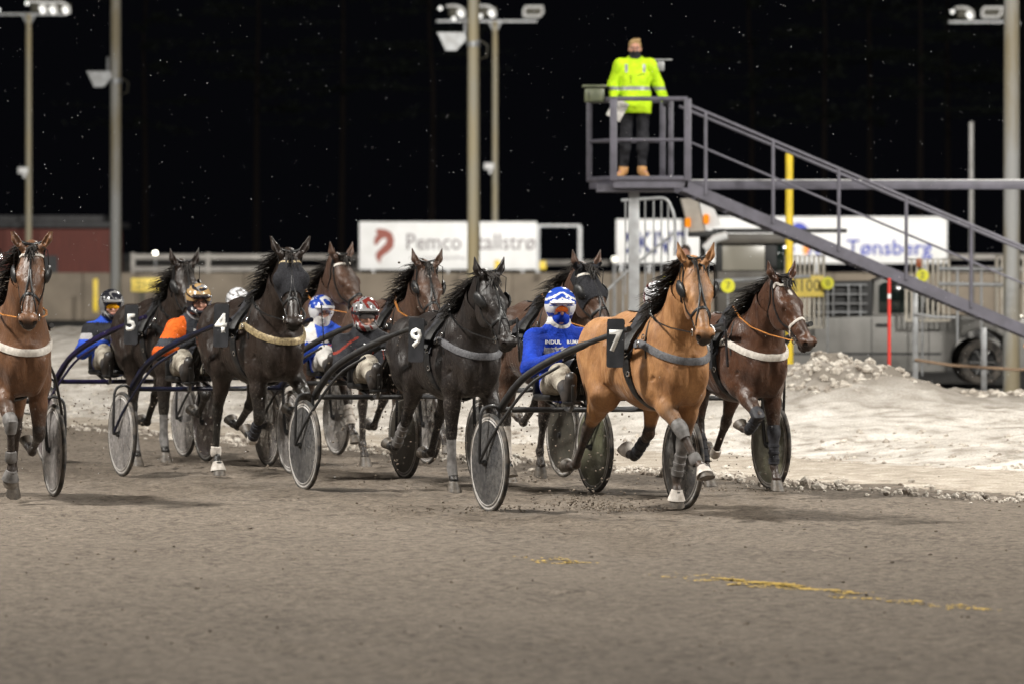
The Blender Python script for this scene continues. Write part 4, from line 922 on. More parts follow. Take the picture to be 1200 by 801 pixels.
team('5', 149, 52.0, 22, H(label='seal brown horse wearing plate number 5, behind the driver in orange', coat=M_SEAL, num='5', seed=15, neck=(57, -18, .70), head=(52, 0), collar=M_LEATHER,
     LF=(48, -50, -95, 0), RF=(-2, 0, 24, 0), RH=(38, -10, 10, 30, 0), LH=(20, -50, -45, -90, 0), boots={'RF': [('stocking', M_GREYBOOT)], 'RH': [('stocking', M_GREYBOOT)]}, scale=1.0, dirt=.4),
     ('sulky with dark purple shafts behind the horse numbered 5', M_FRPURP, M_DISCP),
     dict(label='leftmost sulky driver, blue and black jacket with amber goggles', hy=.01, lean=.0, sl=.09, parts=dict(look=-10, jacket=[M_BLACKC, C_LGREY, C_BLUE2], jacket_fn=band5, trousers=M_BEIGE, boots=M_BOOTB, gloves=M_GLOVE, helmet=[HBk, HSl, HBk], helmet_fn=stripes(mode='dark'), full=True, goggles=GOG_Y, scarf=C_BLUE2)), dx=1.30)
team('Y', 306, 53.8, 22, H(label='brown horse with a turned head and pale browband, behind the hooded horse', coat=M_BROWN, seed=16, neck=(55, -6, .77), head=(50, 20), brow=M_WHITEL, noseband=M_LEATHER, rein=M_ORREIN, face=False, blinkers=False,
     LF=(30, 20, 50, 0), RF=(-10, -20, 10, 0), RH=(48, -5, 10, 30, 0), LH=(15, -50, -45, -90, 0), collar=M_LEATHER, scale=1.01, boots={'LF': [('tendon', M_STOCK)]}),
     ('sulky with milky wheel covers, rearmost of the pack behind the hooded horse', M_FRBLACK, M_DISCW),
     dict(label='driver showing only a white helmet between the orange driver and the hooded horse', hy=-.06, sl=.08, parts=dict(jacket=M_BLACKC, trousers=M_BEIGE, boots=M_BOOTB, gloves=M_GLOVE, helmet=[HWt, HSl, HSl], helmet_fn=stripes(mode='lines'), goggles=GOG_C)), dx=1.55)
rX = team('X', 408, 51.3, 22, H(label='brown horse with tan reins and side blinkers, behind the driver in black', coat=M_BROWN, seed=17, neck=(50, -14, .76), head=(50, -8), star=[(.11, 0, .03, .03), (.51, .03, -.12, .035)], rein=M_ORREIN, hood=None, collar=M_LEATHER, blink_out=.8,
     LF=(30, 18, 45, 0), RF=(-10, -20, 10, 0), RH=(40, -20, 0, 30, 0), LH=(10, -50, -45, -90, 0), scale=1.0),
     ('sulky with milky wheel covers carrying the driver with the white balaclava', M_FRBLACK, M_DISCW),
     dict(label='sulky driver in blue jacket with white shoulders and a white balaclava', hy=-.06, sl=.14, parts=dict(look=-6, jacket=[C_BLUE2, M_WHITEC], jacket_fn=bandX, trousers=M_WHITEC, boots=M_BOOTB, gloves=M_GLOVE, helmet=[HB, HWt, HWt], helmet_fn=stripes(mode='blue'), balaclava=M_WHITEC, glasses=True, scarf=M_WHITEC)), dx=1.5)
chest_text(rX[1], rX[0], [('Trans', -.07, 1.13, .06, T_RED), ('Mobilkran', -.07, 1.07, .05, T_RED)])
team('Z', 568, 48.1, 22, H(label='dark horse with a black face hood, behind the driver in royal blue', coat=M_BROWN, seed=18, neck=(49, -6, .74), head=(50, 10), hood='half', rein=M_ORREIN, collar=M_LEATHER, brow=M_WHITEL, blink_out=.4,
     LF=(42, 30, 60, 0), RF=(-12, -18, 10, 0), RH=(32, -10, 8, 30, 0), LH=(46, -40, -60, -110, 0), boots={'RH': [('stocking', M_STOCK)]}, scale=1.0),
     ('sulky with mud-covered wheels, mostly hidden behind the horse numbered 9', M_FRBLACK, M_DISCM), None, dx=1.55, half=.72)
team('A', -50, 43.9, 18, H(label='red bay horse cut by the left edge, white breast collar and jewelled browband', coat=M_BAYR, seed=19, neck=(62, -2, .80), head=(54, -18), brow=M_WHITEL, collar=M_WHITEL, rein=M_ORREIN, blink_out=.8, ears=.8,
     RF=(42, -12, -6, -3), LF=(6, -62, -110, 0), RH=(56, 8, 24, 40, -2), LH=(46, -10, -20, 10, 0), boots={'RF': [('knee', M_GREYBOOT), ('ankle', M_GREYBOOT), ('bell', M_GREYBOOT)], 'RH': [('stocking', M_STOCK), BELLW]}, scale=1.0, dirt=.4, bounce=.02, star=[(.52, 0, -.12, .045)]),
     ('sulky cut by the left edge with a milky wheel cover', M_FRBLACK, M_DISCW), None, dx=1.38, dy=.12)
# ------------------------------------------------------------------ ground: track, sand strip, snow bank (rotated frame: l across, a along)
U = Vector((0.40, -0.9165)); Vv = Vector((0.9165, 0.40))
def la(x, y): return x * Vv[0] + y * Vv[1], -(x * U[0] + y * U[1])      # lateral, distance back along the track
def xy(l, a): return l * Vv[0] - a * U[0], l * Vv[1] - a * U[1]
_T = {}
def vnoise(x, y, s, seed):
    if seed not in _T: _T[seed] = np.random.default_rng(seed).random((256, 256))
    T = _T[seed]; x = x / s; y = y / s
    xi = np.floor(x).astype(int); yi = np.floor(y).astype(int); fx = x - xi; fy = y - yi; fx = fx * fx * (3 - 2 * fx); fy = fy * fy * (3 - 2 * fy)
    g = lambda i, j: T[(xi + i) % 256, (yi + j) % 256]
    return (g(0, 0) * (1 - fx) + g(1, 0) * fx) * (1 - fy) + (g(0, 1) * (1 - fx) + g(1, 1) * fx) * fy - .5
def fbm(x, y, s, seed, o=4): return sum(vnoise(x, y, s / 2 ** i, seed + i) / 2 ** i for i in range(o))
def edge(a): return 22.75 + fbm(a, a * 0, 6, 3, 2) * .5 + np.interp(a, [25, 40, 52, 70], [1.3, 1.0, .1, -1.3])
def snow_h(l, a):
    e = edge(a); t = l - e
    xw = .9165 * l - .4 * a; h = (.25 * sstep(t, 0, 4.2) + .42 * sstep(a, 58, 78) * (1 - sstep(xw, -1.5, 1.5)) * sstep(t, 0, 5)) * (1 - .9 * sstep(t, 5.5, 10.5))
    rough = sstep(t, .2, 1.5) * (1 - .6 * sstep(t, 8, 12))
    h += rough * (fbm(l, a, 2.4, 21, 5) * .15 + np.abs(fbm(l, a, .5, 31, 4)) * .07)
    # two dumped mounds of dirty snow on the crest
    for (px, d, rr, hh) in ((985, 61, 1.05, .42), (950, 63, .9, .26), (1195, 64, .9, .16), (1040, 66, 1.2, .10), (60, 82, 2.2, .22)):
        x, y = (px - 600) / F * d, d; ml, ma = la(x, y); r2 = np.hypot(l - ml, (a - ma) * .45)
        h += hh * np.exp(-(r2 / rr) ** 2 * 1.3) * (1 + .5 * fbm(l, a, .35, 77, 4))
    return h
def track_h(l, a):
    h = fbm(l * 1.0, a * .35, .55, 41, 4) * .014 + fbm(l, a, .26, 44, 3) * .022 + -np.maximum(fbm(l, a, .20, 47, 2) - .18, 0) * .10 * sstep(a, 32, 40) + np.abs(vnoise(l, a * .08, .22, 51)) * .022 * (vnoise(l, a * .3, 3, 52) > -.15) + vnoise(l, a, .07, 61) * .006
    for (lc, wd, dp) in ((8.3, .10, .014), (9.5, .12, .016), (12.6, .09, .012), (16.1, .10, .014), (17.5, .1, .012)): h -= 1.7 * dp * np.exp(-((l - lc + vnoise(a, a * 0, 5, 9) * .3) / wd) ** 2)
    return h
def grid(l0, l1, dl, a0, a1, da, fn):
    L = np.arange(l0, l1 + dl / 2, dl); A = np.arange(a0, a1 + da / 2, da); LL, AA = np.meshgrid(L, A, indexing='ij')
    Z = fn(LL, AA); X, Y = xy(LL, AA); V = np.stack([X, Y, Z], -1).reshape(-1, 3); n, m = LL.shape
    i = np.arange(n - 1)[:, None] * m + np.arange(m - 1)[None, :]; i = i.ravel(); Q = np.stack([i, i + 1, i + m + 1, i + m], 1)
    if np.cross(V[Q[0, 1]] - V[Q[0, 0]], V[Q[0, 3]] - V[Q[0, 0]])[2] < 0: Q = Q[:, ::-1]
    return V, Q, LL.ravel(), AA.ravel()

def ground_mat(name, c1, c2, c3, bump=.8, scale=15, dist=.03, streak=True):
    m = principled(name, c1, .9, 0, .25); n = m.node_tree; b = n.nodes['Principled BSDF']; L = n.links.new; N = n.nodes.new
    tc = N('ShaderNodeTexCoord'); rot = N('ShaderNodeMapping'); rot.inputs['Rotation'].default_value = (0, 0, math.atan2(.40, .9165) * -1); L(tc.outputs['Object'], rot.inputs[0])
    def no(sc, st, det=6):
        mp = N('ShaderNodeMapping'); mp.inputs['Scale'].default_value = st; L(rot.outputs[0], mp.inputs[0]); q = N('ShaderNodeTexNoise'); q.inputs['Scale'].default_value = sc; q.inputs['Detail'].default_value = det; q.inputs['Roughness'].default_value = .62; L(mp.outputs[0], q.inputs['Vector']); return q
    a = no(scale, (1, .75, 1), 9); b1 = no(.8, (1, .35, 1), 4); g = no(60, (1, .8, 1), 4)
    cr = N('ShaderNodeValToRGB'); e = cr.color_ramp.elements; e[0].position = .33; e[0].color = (*c3, 1); e[1].position = .68; e[1].color = (*c2, 1); k = cr.color_ramp.elements.new(.5); k.color = (*c1, 1)
    ad = N('ShaderNodeMath'); ad.operation = 'MULTIPLY_ADD'; L(b1.outputs[0], ad.inputs[0]); ad.inputs[1].default_value = .26; ad.inputs[2].default_value = -.13
    a2 = N('ShaderNodeMath'); a2.operation = 'ADD'; L(ad.outputs[0], a2.inputs[0]); L(a.outputs[0], a2.inputs[1]); L(a2.outputs[0], cr.inputs[0])
    gm = N('ShaderNodeMapRange'); gm.inputs[1].default_value = .3; gm.inputs[2].default_value = .7; gm.inputs[3].default_value = .62; gm.inputs[4].default_value = 1.35; L(g.outputs[0], gm.inputs[0])
    sc_ = N('ShaderNodeVectorMath'); sc_.operation = 'SCALE'; L(cr.outputs[0], sc_.inputs[0]); L(gm.outputs[0], sc_.inputs['Scale']); L(sc_.outputs[0], b.inputs['Base Color'])
    bp = N('ShaderNodeBump'); bp.inputs['Strength'].default_value = bump; bp.inputs['Distance'].default_value = dist; L(a.outputs[0], bp.inputs['Height'])
    bp2 = N('ShaderNodeBump'); bp2.inputs['Strength'].default_value = bump; bp2.inputs['Distance'].default_value = dist * .4; L(g.outputs[0], bp2.inputs['Height']); L(bp.outputs[0], bp2.inputs['Normal']); L(bp2.outputs[0], b.inputs['Normal'])
    return m
M_TRACK = ground_mat('damp_track_sand', (.138, .113, .089), (.190, .158, .126), (.072, .058, .046))
M_SNOW = ground_mat('dirty_packed_snow', (.54, .50, .45), (.70, .66, .61), (.28, .245, .205), .7, 3.0, .06)
M_ASPH = ground_mat('dark_asphalt', (.035, .034, .033), (.05, .048, .046), (.025, .024, .023), .3, 4, .02)
M_LANE = ground_mat('frosty_grey_lane', (.20, .195, .185), (.27, .26, .25), (.13, .125, .12), .3, 2, .03)
M_DSNOW = ground_mat('dirty_snow_clods', (.44, .395, .34), (.64, .60, .54), (.15, .12, .095), .8, 9, .03)

V, Q, L_, A_ = grid(5.5, 24.6, .05, 18, 92, .10, lambda l, a: track_h(l, a) * (1 - sstep(l, 22, 23)) * (1 - .5 * sstep(a, 60, 80)) - .12 * sstep(l - edge(a), .4, 1.5))
me = np_mesh('race_track', V, Q); o = mesh_obj('race_track', me, [M_TRACK]); tag(o, kind='structure')
V, Q, L_, A_ = grid(22.3, 38.0, .07, 28, 112, .14, lambda l, a: snow_h(l, a) * sstep(l - edge(a), 0, .4) - .06 * (1 - sstep(l - edge(a), -.25, .15)) + .012)
me = np_mesh('snow_bank', V, Q); o = mesh_obj('snow_bank', me, [M_SNOW]); tag(o, kind='structure')
dq = sstep(L_ - edge(A_), 3.6, 5.4) * .40 + .18 * (fbm(L_, A_, 1.1, 91, 4) > .12)
for (px, d, rr) in ((985, 61, 1.3), (950, 63, 1.1), (1195, 64, .9)):
    ml, ma = la((px - 600) / F * d, d); dq = np.maximum(dq, .95 * np.exp(-(np.hypot(L_ - ml, (A_ - ma) * .45) / rr) ** 2))
dq = np.clip(dq * (1 + .9 * fbm(L_, A_, .4, 93, 4)), 0, 1)
at = me.attributes.new('dirty', 'FLOAT', 'POINT'); at.data.foreach_set('value', dq.astype(np.float32))
_n = M_SNOW.node_tree; _b = _n.nodes['Principled BSDF']; _l = _b.inputs['Base Color'].links[0].from_socket
_a = _n.nodes.new('ShaderNodeAttribute'); _a.attribute_name = 'dirty'; _m = _n.nodes.new('ShaderNodeMixRGB'); _n.links.new(_a.outputs['Fac'], _m.inputs[0]); _n.links.new(_l, _m.inputs[1]); _m.inputs[2].default_value = (.20, .175, .145, 1); _n.links.new(_m.outputs[0], _b.inputs['Base Color'])
M_STRIP = ground_mat('dry_pale_sand', (.34, .295, .24), (.46, .41, .35), (.22, .185, .148), .6, 5)
V, Q, L_, A_ = grid(21.15, 24.6, .06, 26, 80, .12, lambda l, a: track_h(l, a) * .5 + .012 * sstep(l, 21.15, 21.5) - .03 * (1 - sstep(l + vnoise(a, a * 0, .6, 5) * .4, 21.2, 21.5)) - .14 * sstep(l - edge(a), .3, 1.5))
me = np_mesh('sand_strip', V, Q); o = mesh_obj('sand_strip', me, [M_STRIP]); tag(o, kind='structure')
me = bpy.data.meshes.new('ground'); me.from_pydata([(-400, -60, -.14), (400, -60, -.14), (400, 900, -.14), (-400, 900, -.14)], [], [(0, 1, 2, 3)]); o = mesh_obj('ground', me, [M_LANE], None, False); tag(o, kind='structure')
me = bpy.data.meshes.new('road'); me.from_pydata([(-90, 158, -.10), (90, 158, -.10), (90, 420, -.10), (-90, 420, -.10)], [], [(0, 1, 2, 3)]); o = mesh_obj('road', me, [M_ASPH], None, False); tag(o, kind='structure')

rnd = random.Random(3)
_bm = bmesh.new(); bmesh.ops.create_icosphere(_bm, subdivisions=1, radius=1); _bm.verts.ensure_lookup_table(); ICO = [tuple(v.co) for v in _bm.verts]; ICF = [tuple(v.index for v in f.verts) for f in _bm.faces]; _bm.free()
def lump(mb, c, r, rnd, n=None):
    sx, sy, sz = r * rnd.uniform(.6, 1.2), r * rnd.uniform(.6, 1.2), r * .75 * rnd.uniform(.6, 1.2); u = rnd.uniform
    mb.add([(c[0] + x * sx * u(.75, 1.2), c[1] + y * sy * u(.75, 1.2), c[2] + z * sz * u(.75, 1.2)) for x, y, z in ICO], ICF)
def ztrack(l, a): return float(track_h(np.array([l]), np.array([a]))[0])
# low windrow of scraped snow clods between the track and the sand strip
mb = MB()
for i in range(5200):
    a = rnd.uniform(33, 78); l = 20.78 + math.sin(a * .9) * .10 + rnd.gauss(0, .20) + (1.1 * rnd.random() ** 3 if rnd.random() < .25 else 0)
    dens = .5 + .5 * math.sin(a * 1.7 + 1.3 * math.sin(a * .6))
    if rnd.random() > .25 + .75 * dens: continue
    r = (.008 + .032 * rnd.random() ** 2.2) * (1.9 if rnd.random() < .06 else 1) * (1.25 if a < 46 else .9); x, y = xy(l, a); lump(mb, (x, y, r * .35 + ztrack(l, a)), r, rnd)
o = mb.build('snow_clods', M_DSNOW, smooth=False); tag(o, 'low broken ridge of dirty snow clods along the edge of the track', 'snow clods', kind='stuff')
mb = MB()
for i in range(2200):
    a = rnd.uniform(30, 95); l = float(edge(np.array([a]))[0]) + abs(rnd.gauss(0, 1.6)); r = rnd.uniform(.012, .05)
    x, y = xy(l, a); z = float((snow_h(np.array([l]), np.array([a])))[0]); lump(mb, (x, y, z + .01), r, rnd)
for (px, d, rr, n) in ((985, 61, 1.0, 420), (1195, 64, .7, 120), (960, 63, .8, 120)):
    for i in range(n):
        x0, y0 = (px - 600) / F * d, d; l, a = la(x0 + rnd.gauss(0, rr * .45), y0 + rnd.gauss(0, rr * .6)); x, y = xy(l, a)
        lump(mb, (x, y, float(snow_h(np.array([l]), np.array([a]))[0]) + .01), rnd.uniform(.02, .07), rnd)
o = mb.build('snow_lumps', M_DSNOW, smooth=False); tag(o, 'loose lumps of grey snow scattered over the snow bank', 'snow lumps', kind='stuff')
# loose sand clods on the track
mb = MB()
for i in range(1500):
    a = rnd.uniform(22, 62); l = rnd.uniform(7.2, 22.5)
    x, y = xy(l, a)
    if abs(x) > y * .093: continue
    r = rnd.uniform(.005, .014) * (1.5 if rnd.random() < .03 else 1); lump(mb, (x, y, ztrack(l, a) + r * .2), r, rnd)
M_CLOD = ground_mat('wet_sand_clods', (.15, .122, .095), (.20, .165, .13), (.10, .08, .064), .3, 9, .01)
o = mb.build('sand_clods', M_CLOD, smooth=False); tag(o, 'small dark clods of sand scattered over the track', 'sand clods', kind='stuff')
# kicked-up sand behind the hooves and wheels
mb = MB()
for (px, py, d, sx, sz, n) in ((690, 590, 41.8, .20, .05, 150), (735, 600, 41.3, .16, .03, 90), (500, 470, 45.5, .35, .35, 170), (455, 505, 46.5, .3, .3, 90), (100, 500, 50, .35, .18, 130), (610, 520, 47.0, .25, .25, 90), (700, 540, 43, .3, .2, 90), (300, 520, 49.5, .3, .2, 70), (870, 560, 45, .3, .12, 70), (560, 600, 41.4, .3, .04, 80)):
    for i in range(int(n * 1.8)):
        c = P(px, py, d); p = (c.x + rnd.gauss(0, sx), c.y + rnd.gauss(0, .35), max(.02, c.z + rnd.gauss(0, sz))); lump(mb, p, rnd.uniform(.003, .012), rnd)
o = mb.build('flying_sand', M_CLOD, smooth=False); tag(o, 'specks of wet sand thrown up by the hooves and wheels', 'flying sand', kind='stuff')
# dashed yellow paint line, worn to crumbs
M_YEL = worn('worn_yellow_paint', (.62, .40, .05), (.36, .26, .07), .8, 30)
mb = MB()
for i in range(2400):
    a = (rnd.gauss(28.5, .45) if rnd.random() < .5 else rnd.uniform(25.4, 29.0)) if i < 2050 else rnd.uniform(30.3, 31.7)
    l0 = (14.02 if rnd.random() < .7 else 13.86)
    if vnoise(np.array([a * 1.0]), np.array([l0]), .45, 8)[0] < -.12 + (.12 if a > 30 else 0) or vnoise(np.array([a]), np.array([l0 * 3]), .11, 12)[0] < -.05: continue
    l = l0 + rnd.gauss(0, .035); x, y = xy(l, a); z = ztrack(l, a) + .006; r = rnd.uniform(.004, .016); k = rnd.randint(4, 6); a0 = rnd.random() * 6
    mb.add([(x + math.cos(a0 + j * 6.283 / k) * r * rnd.uniform(.6, 1.3), y + math.sin(a0 + j * 6.283 / k) * r * rnd.uniform(.8, 2.4), z - .002 + rnd.uniform(0, .004)) for j in range(k)], [tuple(range(k))])
o = mb.build('painted_line', M_YEL, smooth=False); tag(o, kind='structure')

# ------------------------------------------------------------------ background across the infield
M_WALL = worn('stained_concrete_wall', (.185, .153, .117), (.138, .114, .087), .85, 1.2, .3)
M_WHITE = worn('white_painted_board', (.74, .74, .74), (.66, .66, .65), .5, 1.5)
M_GALV = worn('galvanised_steel', (.34, .35, .36), (.24, .24, .24), .45, 6, metal=.3)
M_POLE = worn('weathered_steel_pole', (.34, .34, .33), (.26, .22, .14), .6, 3, stretch=(1, 1, .15), lo=.4, hi=.6)
M_POLEY = worn('yellowed_steel_pole', (.34, .28, .16), (.30, .28, .22), .6, 3, stretch=(1, 1, .2))
M_LAV = worn('lavender_grey_steel', (.105, .10, .125), (.075, .072, .088), .5, 6, .1)
M_LAVL = worn('grey_steel_tread', (.16, .16, .175), (.11, .11, .12), .6, 6, .1)
M_YELP = worn('yellow_paint_post', (.72, .52, .02), (.55, .40, .03), .5, 5)
M_SIGNY = worn('pale_yellow_sign', (.78, .60, .12), (.66, .50, .10), .6, 5)
M_DARKT = principled('dark_lettering', (.05, .045, .03), .6)
def part(name, mb, mat, parent, **k): return mb.build(name, mat, parent, **k)
def box_between(mb, x0, x1, y0, y1, d, th=.1, bev=.01, yy=None):
    """box filling the given pixel rectangle's place at distance d"""
    a = P(x0, y1, d); b = P(x1, y0, d); mb.box(((a.x + b.x) / 2, d + (yy or th / 2), (a.z + b.z) / 2), (b.x - a.x, th, b.z - a.z), bev=bev)

M_RAILW = worn('greyed_white_rail', (.36, .34, .31), (.26, .24, .22), .6, 2)
# wall
w_ = MB(); xa, xb = -34, 34
for i in range(34): w_.box((xa + 1 + i * 2, 212.2, .77), (1.97, .35, 1.78), bev=.02)
w_.box((0, 212.25, .75), (68, .2, 1.7)); o = w_.build('concrete_wall', M_WALL); tag(o, 'long low tan concrete barrier wall across the infield', 'wall')
# white rail fence beyond the wall on the left and right
def rail_fence(x0, x1, d, label, zt=2.42):
    e = empty('rail_fence', ((x0 + x1) / 2, d, 0), 0, label, 'fence'); cx = (x0 + x1) / 2
    for z, hgt in ((zt - .15, .20), (zt - .62, .17)):
        m = MB(); m.box((0, 0, z), (x1 - x0, .06, hgt), bev=.01); part('rail', m, M_RAILW, e)
    n = int((x1 - x0) / 2.9)
    for i in range(n + 1):
        m = MB(); m.box((x0 - cx + i * (x1 - x0) / n, .06, zt / 2), (.16, .12, zt), bev=.01); part('post', m, M_RAILW, e)
    return e
rail_fence(-14.6, -5.9, 219, 'white two-rail fence above the wall, left of the logo banner')
rail_fence(1.0, 4.0, 221, 'short white rail fence between the two banners', 2.2)
rail_fence(16.4, 22, 219, 'white rail fence right of the blue-lettered banner')
# grey metal frame right of the banner
e = empty('metal_frame', G(655, 216), 0, 'empty grey metal frame standing right of the logo banner', 'frame')
m = MB(); m.box((.0, 0, 3.45), (1.65, .08, .08)); part('top_bar', m, M_GALV, e)
for x in (-.8, .8): m = MB(); m.box((x, 0, 1.7), (.14, .1, 3.42)); part('post', m, M_GALV, e)

def banner(px0, px1, py0, py1, d, label, cat='banner'):
    a = P(px0, py1, d); b = P(px1, py0, d); c = (a + b) / 2; e = empty('advertising_banner', (c.x, d, 0), 0, label, cat)
    m = MB(); m.box((0, 0, c.z), (b.x - a.x, .06, b.z - a.z), bev=.01); pn = part('panel', m, M_WHITE, e)
    for x in (-.42, 0, .42): m = MB(); m.box((x * (b.x - a.x), .10, c.z * .5 + .2), (.1, .1, c.z + .8)); part('post', m, M_GALV, e)
    return e, pn, c, b.x - a.x, b.z - a.z
def btext(pn, c, txt, px, py, size, mat, d, sx=1.0, al='LEFT', bold=.0):
    p = P(px, py, d); return text_mesh(txt, size, frame((p.x - c.x, -.034, p.z), (1, 0, 0), (0, 0, 1)), 'lettering', mat, pn, depth=.004, sx=sx, alignx=al, bold=bold)
e, pn, c, W_, H_ = banner(421, 629, 260, 316, 213.5, 'white banner with a brown horse head logo and grey lettering')
T_GREYL = principled('grey_lettering', (.20, .17, .18), .6); T_BRN = principled('brown_red_logo', (.24, .055, .035), .6)
btext(pn, c, 'Pemco Stallstrø', 475, 284.5, .86, T_GREYL, 213.5, sx=.90, bold=.004)
btext(pn, c, 'stall · trening · oppstalling', 480, 302, .20, T_GREYL, 213.5)
# horse head mark: a curved S-shaped crest
pts = [(440, 270), (444, 268), (452, 269), (459, 273), (462, 281), (461, 290), (455, 296), (449, 300), (446, 304), (446, 309), (443, 307), (440, 301), (441, 296), (446, 291), (452, 285), (453, 280), (450, 279), (445, 283), (441, 288), (438, 286), (439, 279), (442, 275)]
m = MB(); q = [P(x, y, 213.5) for x, y in pts]; m.prism([(v.x - c.x, -.0405, v.z) for v in q], .006, (0, 1, 0)); lo_ = part('logo', m, T_BRN, pn, smooth=False)
bm = bmesh.new(); bm.from_mesh(lo_.data); bmesh.ops.triangulate(bm, faces=bm.faces[:]); bm.to_mesh(lo_.data); bm.free()
e, pn, c, W_, H_ = banner(722, 800, 257, 310, 214, 'white banner with navy letters seen behind the barred railing')
btext(pn, c, 'SKIVD', 732, 286, 1.15, T_NAVY, 214, sx=.80, bold=.03)
e, pn, c, W_, H_ = banner(803, 1110, 254, 309, 213.5, 'long white banner with blue lettering behind the staircase')
T_BLUEL = principled('blue_lettering', (.03, .05, .40), .6); T_ORL = principled('orange_logo', (.85, .28, .03), .6)
btext(pn, c, 'Rea Tønsberg', 945, 291, .82, T_BLUEL, 213.5, sx=1.02, bold=.012)
for mt, arc, r, nm in ((T_BLUEL, (30, 235), .62, 'logo_swirl'), (T_ORL, (-60, 20), .60, 'logo_arc')):
    cc = P(936, 282, 213.5); a = [R(t) for t in np.linspace(*arc, 14)]; outer = [(cc.x - c.x + math.cos(t) * r * .75, cc.z + math.sin(t) * r * 1.1) for t in a]; inner = [(cc.x - c.x + math.cos(t) * r * .38, cc.z + math.sin(t) * r * .62) for t in a]
    m = MB(); n = len(a); m.add([(x, -.034, z) for x, z in outer] + [(x, -.034, z) for x, z in inner] + [(x, -.04, z) for x, z in outer] + [(x, -.04, z) for x, z in inner], [(i, i + 1, n + i + 1, n + i) for i in range(n - 1)] + [(2 * n + i, 3 * n + i, 3 * n + i + 1, 2 * n + i + 1) for i in range(n - 1)]); part(nm, m, mt, pn, smooth=False)

# red building at the left
M_REDW = worn('red_timber_wall', (.13, .026, .016), (.085, .018, .011), .7, 3, .2, stretch=(6, 1, .3)); M_ROOF = worn('dark_roofing', (.025, .025, .027), (.04, .04, .042), .7, 4)
e = empty('red_building', G(40, 232), 0, 'low red timber building with a dark flat roof beyond the wall at left', 'building')
m = MB(); m.box((-1.1, 3, 1.75), (8.6, 6, 3.5)); part('wall', m, M_REDW, e)
m = MB(); m.box((-1.1, 2.9, 3.60), (9.2, 6.8, .24), bev=.03); m.box((-1.1, 3.2, 3.86), (7.8, 5.6, .28), bev=.05); part('roof', m, M_ROOF, e)
m = MB(); m.box((.4, -.02, 1.2), (1.1, .1, 2.3), bev=.01); part('door', m, M_ROOF, e)
for x in (-3.6, -1.8): m = MB(); m.box((x, -.02, 2.2), (.9, .08, .8), bev=.01); part('window', m, principled('dark_pane', (.01, .01, .012), .08), e)
e = empty('shed', G(215, 300), 0, 'dark low shed roof showing above the white fence', 'building')
m = MB(); m.box((0, 2, 1.1), (8, 5, 2.2)); part('wall', m, worn('grey_timber', (.06, .055, .05), (.04, .037, .034), .8, 3), e)
m = MB(); m.box((-1, 2, 2.42), (5, 5.4, .42), bev=.04); part('roof', m, M_ROOF, e)

# distance signs, yellow posts
def dsign(px, py, d, txt, w, h, label):
    c = P(px, py, d); e = empty('distance_sign', (c.x, d, 0), 0, label, 'sign'); m = MB(); m.box((0, 0, c.z), (w, .05, h), bev=.01); pn = part('board', m, M_SIGNY, e)
    text_mesh(txt, h * .78, frame((0, -.028, c.z - .01), (1, 0, 0), (0, 0, 1)), 'lettering', M_DARKT, pn, depth=.004)
    m = MB(); m.box((-.1, .06, c.z / 2), (.16, .06, c.z)); part('post', m, M_DARKT, e); return e
dsign(171, 334, 150, '.2140', .78, .36, 'yellow distance sign reading 2140 at the foot of the left pole')
def ypost(px, y0, y1, d, wpx, label):
    a = P(px, y1, d); b = P(px, y0, d); m = MB(); m.box((a.x, d, (a.z + b.z) / 2), (wpx / F * d, .1, b.z - a.z), bev=.02); o = m.build('marker_post', M_YELP); return tag(o, label, 'post')
ypost(112, 327, 366, 208, 5.5, 'short yellow marker post in front of the wall at left')
ypost(497, 322, 338, 208, 9, 'yellow marker board on the wall behind the horse with tan reins'); ypost(583, 305, 316, 209, 7, 'yellow marker beside the thin lamp mast')
ypost(636, 306, 316, 209, 8, 'yellow marker right of the horse head banner')
# small lamp globes
def globe(px, py, d, r, label, s=3):
    c = P(px, py, d); e = empty('lamp_globe', (c.x, d, 0), 0, label, 'lamp'); m = MB(); m.lathe((0, 0, c.z), (0, 0, 1), [(.001, -r)] + [(r * math.cos(t), r * math.sin(t)) for t in np.linspace(-1.4, 1.4, 11)] + [(.001, r)], 16); part('globe', m, emit('lamp_glow', (1, .95, .8), s), e)
    m = MB(); m.tube([(0, 0, 0), (0, 0, c.z - r)], .04, 8); part('post', m, M_GALV, e)
globe(182, 297, 222, .075, 'small bright round lamp above the white fence at left', 14); globe(720, 304, 210, .11, 'round white lamp left of the barred railing', 2.2); globe(1198, 373, 100, .045, 'small bright lamp low beside the thick right pole', 10)

